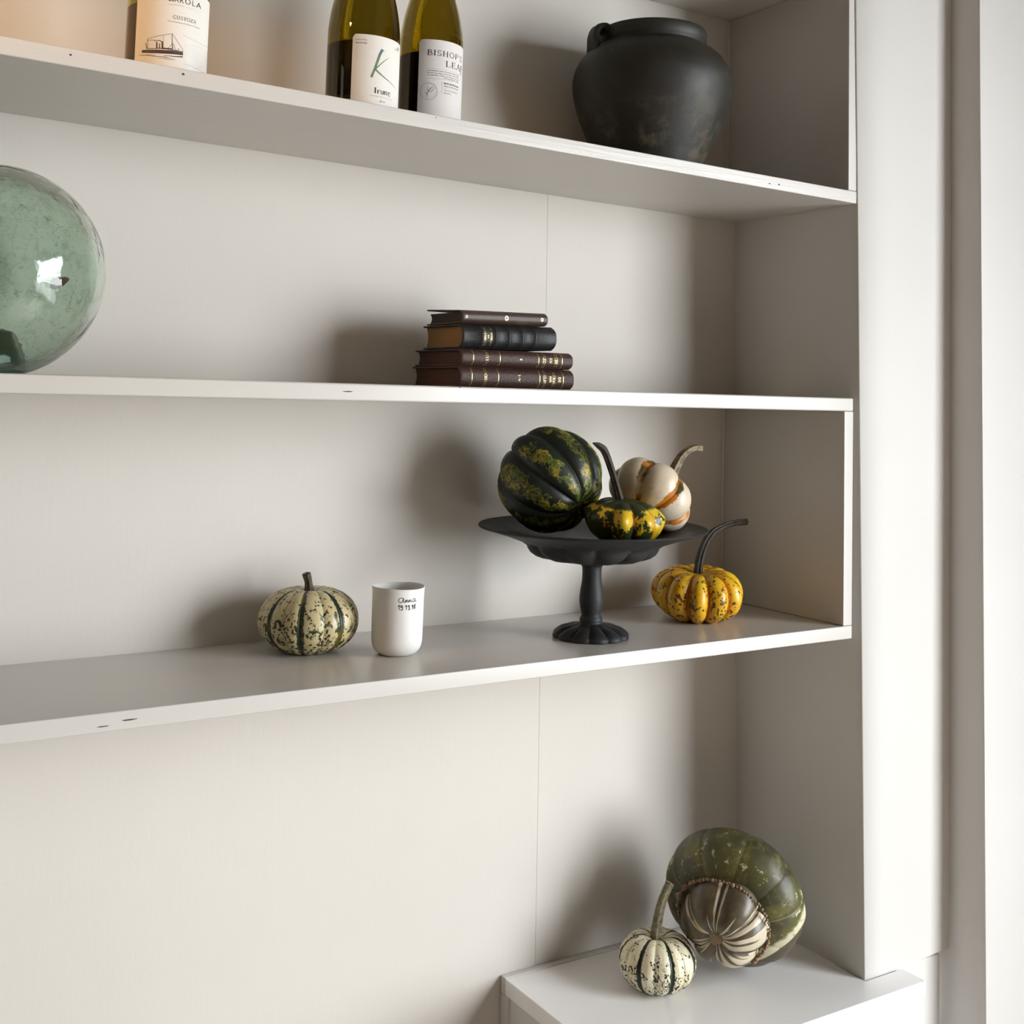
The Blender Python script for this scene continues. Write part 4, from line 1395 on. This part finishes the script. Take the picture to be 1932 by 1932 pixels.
# --- big dark green squash on the cake stand
m = Mat('dark_green_mottled_rind')
v = m.vec()
rib, ph, th = m.attr('rib'), m.attr('ph'), m.attr('th')
warp = m.n('ShaderNodeVectorMath', operation='ADD')
nc_ = m.n('ShaderNodeTexNoise'); nc_.inputs['Scale'].default_value = 60; m.put(nc_.inputs['Vector'], v)
m.put(warp.inputs[0], v); m.put(warp.inputs[1], m.scale(nc_.outputs['Color'], (.006, .006, .006)))
lace = m.vor(warp.outputs[0], 130, 'DISTANCE_TO_EDGE')
nz = m.noise(v, 75, 5, .7)
bigp = m.noise(v, 24, 3)
body = m.math('ADD', m.math('ADD', m.math('MULTIPLY', nz, .62), m.math('MULTIPLY', bigp, .38)), m.math('MULTIPLY', m.math('SUBTRACT', rib, .86), .42))
mask = m.step(body, .508, .528)
hole = m.math('MAXIMUM', m.step(m.noise(v, 190, 3, .6), .51, .55), m.math('MULTIPLY', m.step(lace, .06, .02), .7))
mask = m.math('MULTIPLY', mask, m.math('SUBTRACT', 1.0, m.math('MULTIPLY', hole, .85)))
yg = m.mix(m.step(m.noise(v, 55, 3), .42, .60), (0.11, 0.135, 0.012), (0.38, 0.28, 0.018))
rim_ = m.math('MULTIPLY', m.step(body, .505, .52), m.step(body, .55, .535))
gr = m.mix(m.noise(v, 14, 3), (0.004, 0.007, 0.0035), (0.009, 0.015, 0.007))
c = m.mix(mask, gr, yg)
c = m.mix(m.math('MULTIPLY', rim_, .35), c, (0.16, 0.20, 0.03))
M_BIG = m.set(base=c, rough=.46, normal=m.bump(m.math('ADD', m.noise(v, 45, 3), m.math('MULTIPLY', mask, .2)), .2, .0014))
bc = Vector((-0.4420, 0.1250, 0.1995))
big = thing('green_squash', 'large dark green squash with yellow mottling on the cake stand', 'squash', bc)
ax = Vector((0.8447, -0.5345, 0.0295)) * .68 - Vector((0.0618, 0.0425, -0.9972)) * (.50) * 1.0
ax = Vector((0.8447, -0.5345, 0.0295)) * .60 + Vector((0.0618, 0.0425, -0.9972)) * .44 - Vector((0.5317, 0.8441, 0.0689)) * .55
o, zm = squash_mesh('rind', .0700, .0675, 9, .12, M_BIG, big, top=.010, tw=.30, bot=.012, bw=.3, seed=5, sharp=.55, wob=.02, power=.92, nphi=270, nth=120)
orient(o, (0, 0, 0), -ax, R_(20))
o.parent = big

# --- small yellow and green gourd in front
m = Mat('yellow_green_gourd_rind')
v = m.vec()
rib, ph, th = m.attr('rib'), m.attr('ph'), m.attr('th')
nz = m.noise(v, 70, 5, .72)
b2 = m.noise(v, 30, 3)
body = m.math('ADD', m.math('ADD', m.math('MULTIPLY', nz, .6), m.math('MULTIPLY', b2, .4)), m.math('MULTIPLY', m.math('SUBTRACT', th, .45), .20))
left_ = m.math('MULTIPLY', m.step(m.sep(v)[0], .004, -.040), .075)
body = m.math('ADD', body, left_)
gm = m.step(body, .53, .55)
topg = m.step(m.math('ADD', th, m.math('MULTIPLY', m.math('SUBTRACT', nz, .5), .22)), .25, .22)
gm = m.math('MAXIMUM', gm, topg)
ye = m.mix(m.step(m.noise(v, 36, 3), .4, .62), (0.66, 0.40, 0.012), (0.68, 0.52, 0.03))
ye = m.mix(m.math('MULTIPLY', m.step(rib, .35, .1), .8), ye, (0.55, 0.20, 0.006))
gg = m.mix(b2, (0.010, 0.016, 0.006), (0.035, 0.050, 0.010))
M_GOURD = m.set(base=m.mix(gm, ye, gg), rough=.36, normal=m.bump(m.noise(v, 60, 3), .25, .0012))
gc = Vector((-0.3910, 0.0340, 0.1530))
gourd = thing('yellow_gourd', 'small yellow and green winged gourd with dark curved stem on the cake stand', 'gourd', gc)
def wing(p, ph_, th_, crest):
    q = math.exp(-((th_ - 1.15) / .38) ** 2)
    k = 1 + .10 * crest ** 2 * q
    return Vector((p.x * k, p.y * k, p.z))
o, zm = squash_mesh('rind', .0500, .0285, 8, .15, M_GOURD, gourd, top=.003, tw=.35, bot=.004, seed=9, sharp=.8, wob=.035, power=.72, lobe=.05, extra=wing, nphi=240)
o.rotation_euler = (R_(6), R_(-3), R_(30))
P = [(-0.3872, 0.0455, 0.1680), (-0.3866, 0.046, 0.177), (-0.3931, 0.046, 0.1961), (-0.4014, 0.046, 0.2164), (-0.4095, 0.046, 0.2339), (-0.4157, 0.046, 0.2434), (-0.4243, 0.046, 0.2487), (-0.4318, 0.046, 0.2513)]
stem_mesh('stem', [Vector(p) - gc for p in P], [.0052, .0046, .0044, .0042, .0044, .0046, .0036, .0010], M_ST_DARK, gourd, flare=1.6, lobes_=5, ridge=.14)

# --- cream mini pumpkin tipped on its edge, behind
m = Mat('cream_orange_striped_rind')
v = m.vec()
rib, ph, th = m.attr('rib'), m.attr('ph'), m.attr('th')
nz = m.noise(v, 85, 4, .7)
c = m.mix(m.step(m.noise(v, 26, 4), .3, .7), (0.62, 0.50, 0.36), (0.74, 0.65, 0.50))
dirt = m.math('MULTIPLY', m.step(m.noise(v, 150, 5, .7), .55, .68), m.step(th, .4, .9))
c = m.mix(m.math('MULTIPLY', dirt, .45), c, (0.22, 0.16, 0.10))
lim = m.math('ADD', .24, m.math('MULTIPLY', nz, .74))
st_ = m.step(m.math('SUBTRACT', lim, rib), -.03, .05)
st_ = m.math('MULTIPLY', st_, m.step(m.noise(v, 20, 2), .36, .46))
sc_ = m.mix(m.step(m.noise(v, 34, 3), .46, .60), (0.52, 0.17, 0.012), (0.075, 0.060, 0.012))
c = m.mix(st_, c, sc_)
M_CREAM = m.set(base=c, rough=.36, normal=m.bump(m.noise(v, 60, 3), .2, .0012))
cc_ = Vector((-0.3112, 0.0770, 0.1803))
crm = thing('cream_squash', 'cream ribbed squash with orange stripes tipped on edge on the cake stand', 'squash', cc_)
rI, dI, fI = Vector((0.8447, -0.5345, 0.0295)), Vector((0.0618, 0.0425, -0.9972)), Vector((0.5317, 0.8441, 0.0689))
ax = rI * .52 - dI * .62 + fI * .62
o, zm = squash_mesh('rind', .0600, .0370, 7, .17, M_CREAM, crm, top=.010, tw=.36, bot=.007, seed=21, sharp=.62, wob=.02, power=.80, lobe=.05, nphi=240)
orient(o, (0, 0, 0), ax, R_(10))
o.parent = crm
P = [(-0.2688, 0.1, 0.1904), (-0.2615, 0.1, 0.1998), (-0.2524, 0.1, 0.2135), (-0.2414, 0.1, 0.2296), (-0.2301, 0.1, 0.2384), (-0.2186, 0.1, 0.2429), (-0.205, 0.1, 0.2429)]
stem_mesh('stem', [Vector(p) - cc_ for p in P], [.0085, .0078, .0064, .0052, .0046, .0044, .0050], M_ST_TAN, crm, tip=M_TIP, flare=1.2, ridge=.2)

# --- turban squash leaning in the corner
A3 = Vector((-.823, -.484, -.304)).normalized()
capM = basis(A3).to_3x3() @ Matrix.Rotation(R_(8), 3, 'Z')
BUT_DIR = tuple((basis(A3).to_3x3() @ Matrix.Rotation(R_(28), 3, 'Z')).transposed() @ Vector((0.62, -0.40, -0.66)).normalized())
CAP_DIR = tuple(capM.transposed() @ Vector((0.60, -0.33, -0.73)).normalized())
m = Mat('turban_cap_rind')
v = m.vec()
rib, ph, th = m.attr('rib'), m.attr('ph'), m.attr('th')
c = m.mix(m.step(m.noise(v, 16, 3), .35, .66), (0.040, 0.036, 0.015), (0.085, 0.082, 0.020))
c = m.mix(m.math('MULTIPLY', m.step(m.noise(m.scale(v, (1, 1, .6)), 30, 4), .52, .70), .5), c, (0.19, 0.17, 0.030))
fl = m.math('MULTIPLY', m.step(m.noise(v, 85, 5, .7), .585, .625), m.step(m.noise(v, 17, 2), .46, .60))
sc2 = m.math('MULTIPLY', m.step(m.noise(v, 120, 5, .75), .50, .62), m.step(m.noise(v, 26, 2), .42, .60))
c = m.mix(m.math('MULTIPLY', sc2, .45), c, (0.22, 0.20, 0.10))
c = m.mix(m.math('MULTIPLY', fl, .85), c, (0.56, 0.52, 0.30))
gl_ = m.step(rib, .34, .16)
c = m.mix(m.math('MULTIPLY', gl_, .55), c, (0.30, 0.28, 0.13))
# the lower right lobe is brown, edged by a cream band
dt = m.n('ShaderNodeVectorMath', operation='DOT_PRODUCT')
m.put(dt.inputs[0], v); m.put(dt.inputs[1], CAP_DIR)
dd = m.math('ADD', dt.outputs['Value'], m.math('MULTIPLY', m.math('SUBTRACT', m.noise(v, 38, 3), .5), .020))
c = m.mix(m.math('MULTIPLY', m.step(dd, .052, .058), m.step(m.noise(v, 60, 3), .3, .45)), c, (0.62, 0.58, 0.40))
c = m.mix(m.step(dt.outputs['Value'], .066, .068), c, m.mix(m.noise(v, 50, 4), (0.055, 0.042, 0.025), (0.105, 0.085, 0.045)))
M_CAP = m.set(base=c, rough=m.math('ADD', .36, m.math('MULTIPLY', m.noise(v, 45, 4), .2)), normal=m.bump(m.math('ADD', m.noise(v, 60, 4), m.noise(v, 18, 2)), .3, .0016))
m = Mat('turban_button_rind')
v = m.vec()
rib, ph, th = m.attr('rib'), m.attr('ph'), m.attr('th')
cv = m.n('ShaderNodeCombineXYZ'); m.put(cv.inputs[0], m.math('MULTIPLY', ph, 4.2)); m.put(cv.inputs[1], m.math('MULTIPLY', th, 1.2))
w1 = m.noise(cv.outputs[0], 1.0, 3, .55, .3)
dt = m.n('ShaderNodeVectorMath', operation='DOT_PRODUCT')
m.put(dt.inputs[0], v); m.put(dt.inputs[1], BUT_DIR)
side_ = m.math('ADD', m.math('MULTIPLY', dt.outputs['Value'], 6.0), m.math('ADD', .46, m.math('MULTIPLY', m.math('SUBTRACT', m.noise(v, 13, 1), .5), .5)))
stv = m.step(m.math('ADD', w1, m.math('MULTIPLY', m.math('SUBTRACT', side_, .5), .42)), .535, .555)
c = m.mix(m.step(m.noise(v, 40, 4), .35, .65), (0.060, 0.045, 0.026), (0.115, 0.088, 0.045))
c = m.mix(stv, c, (0.60, 0.52, 0.38))
gr_ = m.math('MULTIPLY', m.step(m.math('SUBTRACT', rib, m.math('MULTIPLY', m.noise(v, 60, 2), .16)), .50, .44), m.step(m.noise(v, 17, 2), .40, .52))
gr_ = m.math('MULTIPLY', gr_, m.step(rib, .34, .40))
c = m.mix(gr_, c, (0.55, 0.46, 0.32))
M_BUT = m.set(base=c, rough=.34, normal=m.bump(m.noise(v, 60, 4), .2, .0012))
M_WART = plain('corky_tan_wart', (0.25, 0.17, 0.10), .8, var=.35, sc=300, bump=.4)
C1 = Vector((-0.1300, 0.0980, -0.3830))
tq = thing('turban_squash', 'large green turban squash with striped button leaning in the ledge corner', 'squash', C1)
A3 = Vector((-.823, -.484, -.304)).normalized()
cap, zm = squash_mesh('cap', .0990, .0560, 11, .042, M_CAP, tq, top=.012, tw=.5, bot=.012, bw=.3, seed=13, sharp=.30, wob=.022, power=.74, nphi=288, nth=110)
orient(cap, (0, 0, 0), A3, R_(8)); cap.parent = tq
but, zm = squash_mesh('button', .0640, .0560, 6, .17, M_BUT, tq, top=.012, tw=.30, bot=.006, bw=.3, seed=17, sharp=.55, wob=.02, power=.82, lobe=.04, nphi=220)
orient(but, A3 * .040, A3, R_(28)); but.parent = tq
scar = Geo()
scar.lathe([(0, .0030), (.0050, .0034), (.0090, .0026), (.0115, 0.0), (.0120, -.004), (0, -.005)], 28, rad=lambda a, r, z: r * (1 + .16 * math.cos(3 * a) + .08 * math.cos(7 * a)))
o = scar.build('blossom_scar', M_WART, tq, smooth=True)
orient(o, A3 * (.040 + .0445), A3); o.parent = tq
G = Geo()
rr = random.Random(31)
Bm = basis(A3).to_3x3()
nW = 84
for i in range(nW):
    a = 2 * PI * i / nW + rr.uniform(-.02, .02)
    big_w = rr.random() < .10
    s = rr.uniform(.0014, .0031) if not big_w else rr.uniform(.0036, .0056)
    rad_ = .0640 * (1 + .02 * math.sin(3 * a))
    c0 = Bm @ Vector((rad_ * math.cos(a), rad_ * math.sin(a), .0515 + rr.uniform(-.001, .001)))
    V, F = [], []
    for q in range(5):
        for w in range(8):
            t1, t2 = PI * q / 4, 2 * PI * w / 8
            V.append(c0 + Vector((s * math.sin(t1) * math.cos(t2), s * math.sin(t1) * math.sin(t2), s * math.cos(t1))) * (1 + rr.uniform(-.22, .22)))
    for q in range(4):
        for w in range(8):
            F.append((q * 8 + w, (q + 1) * 8 + w, (q + 1) * 8 + (w + 1) % 8, q * 8 + (w + 1) % 8))
    G.add(V, F)
o = G.build('wart_ring', M_WART, tq, smooth=True)
o['kind'] = 'stuff'
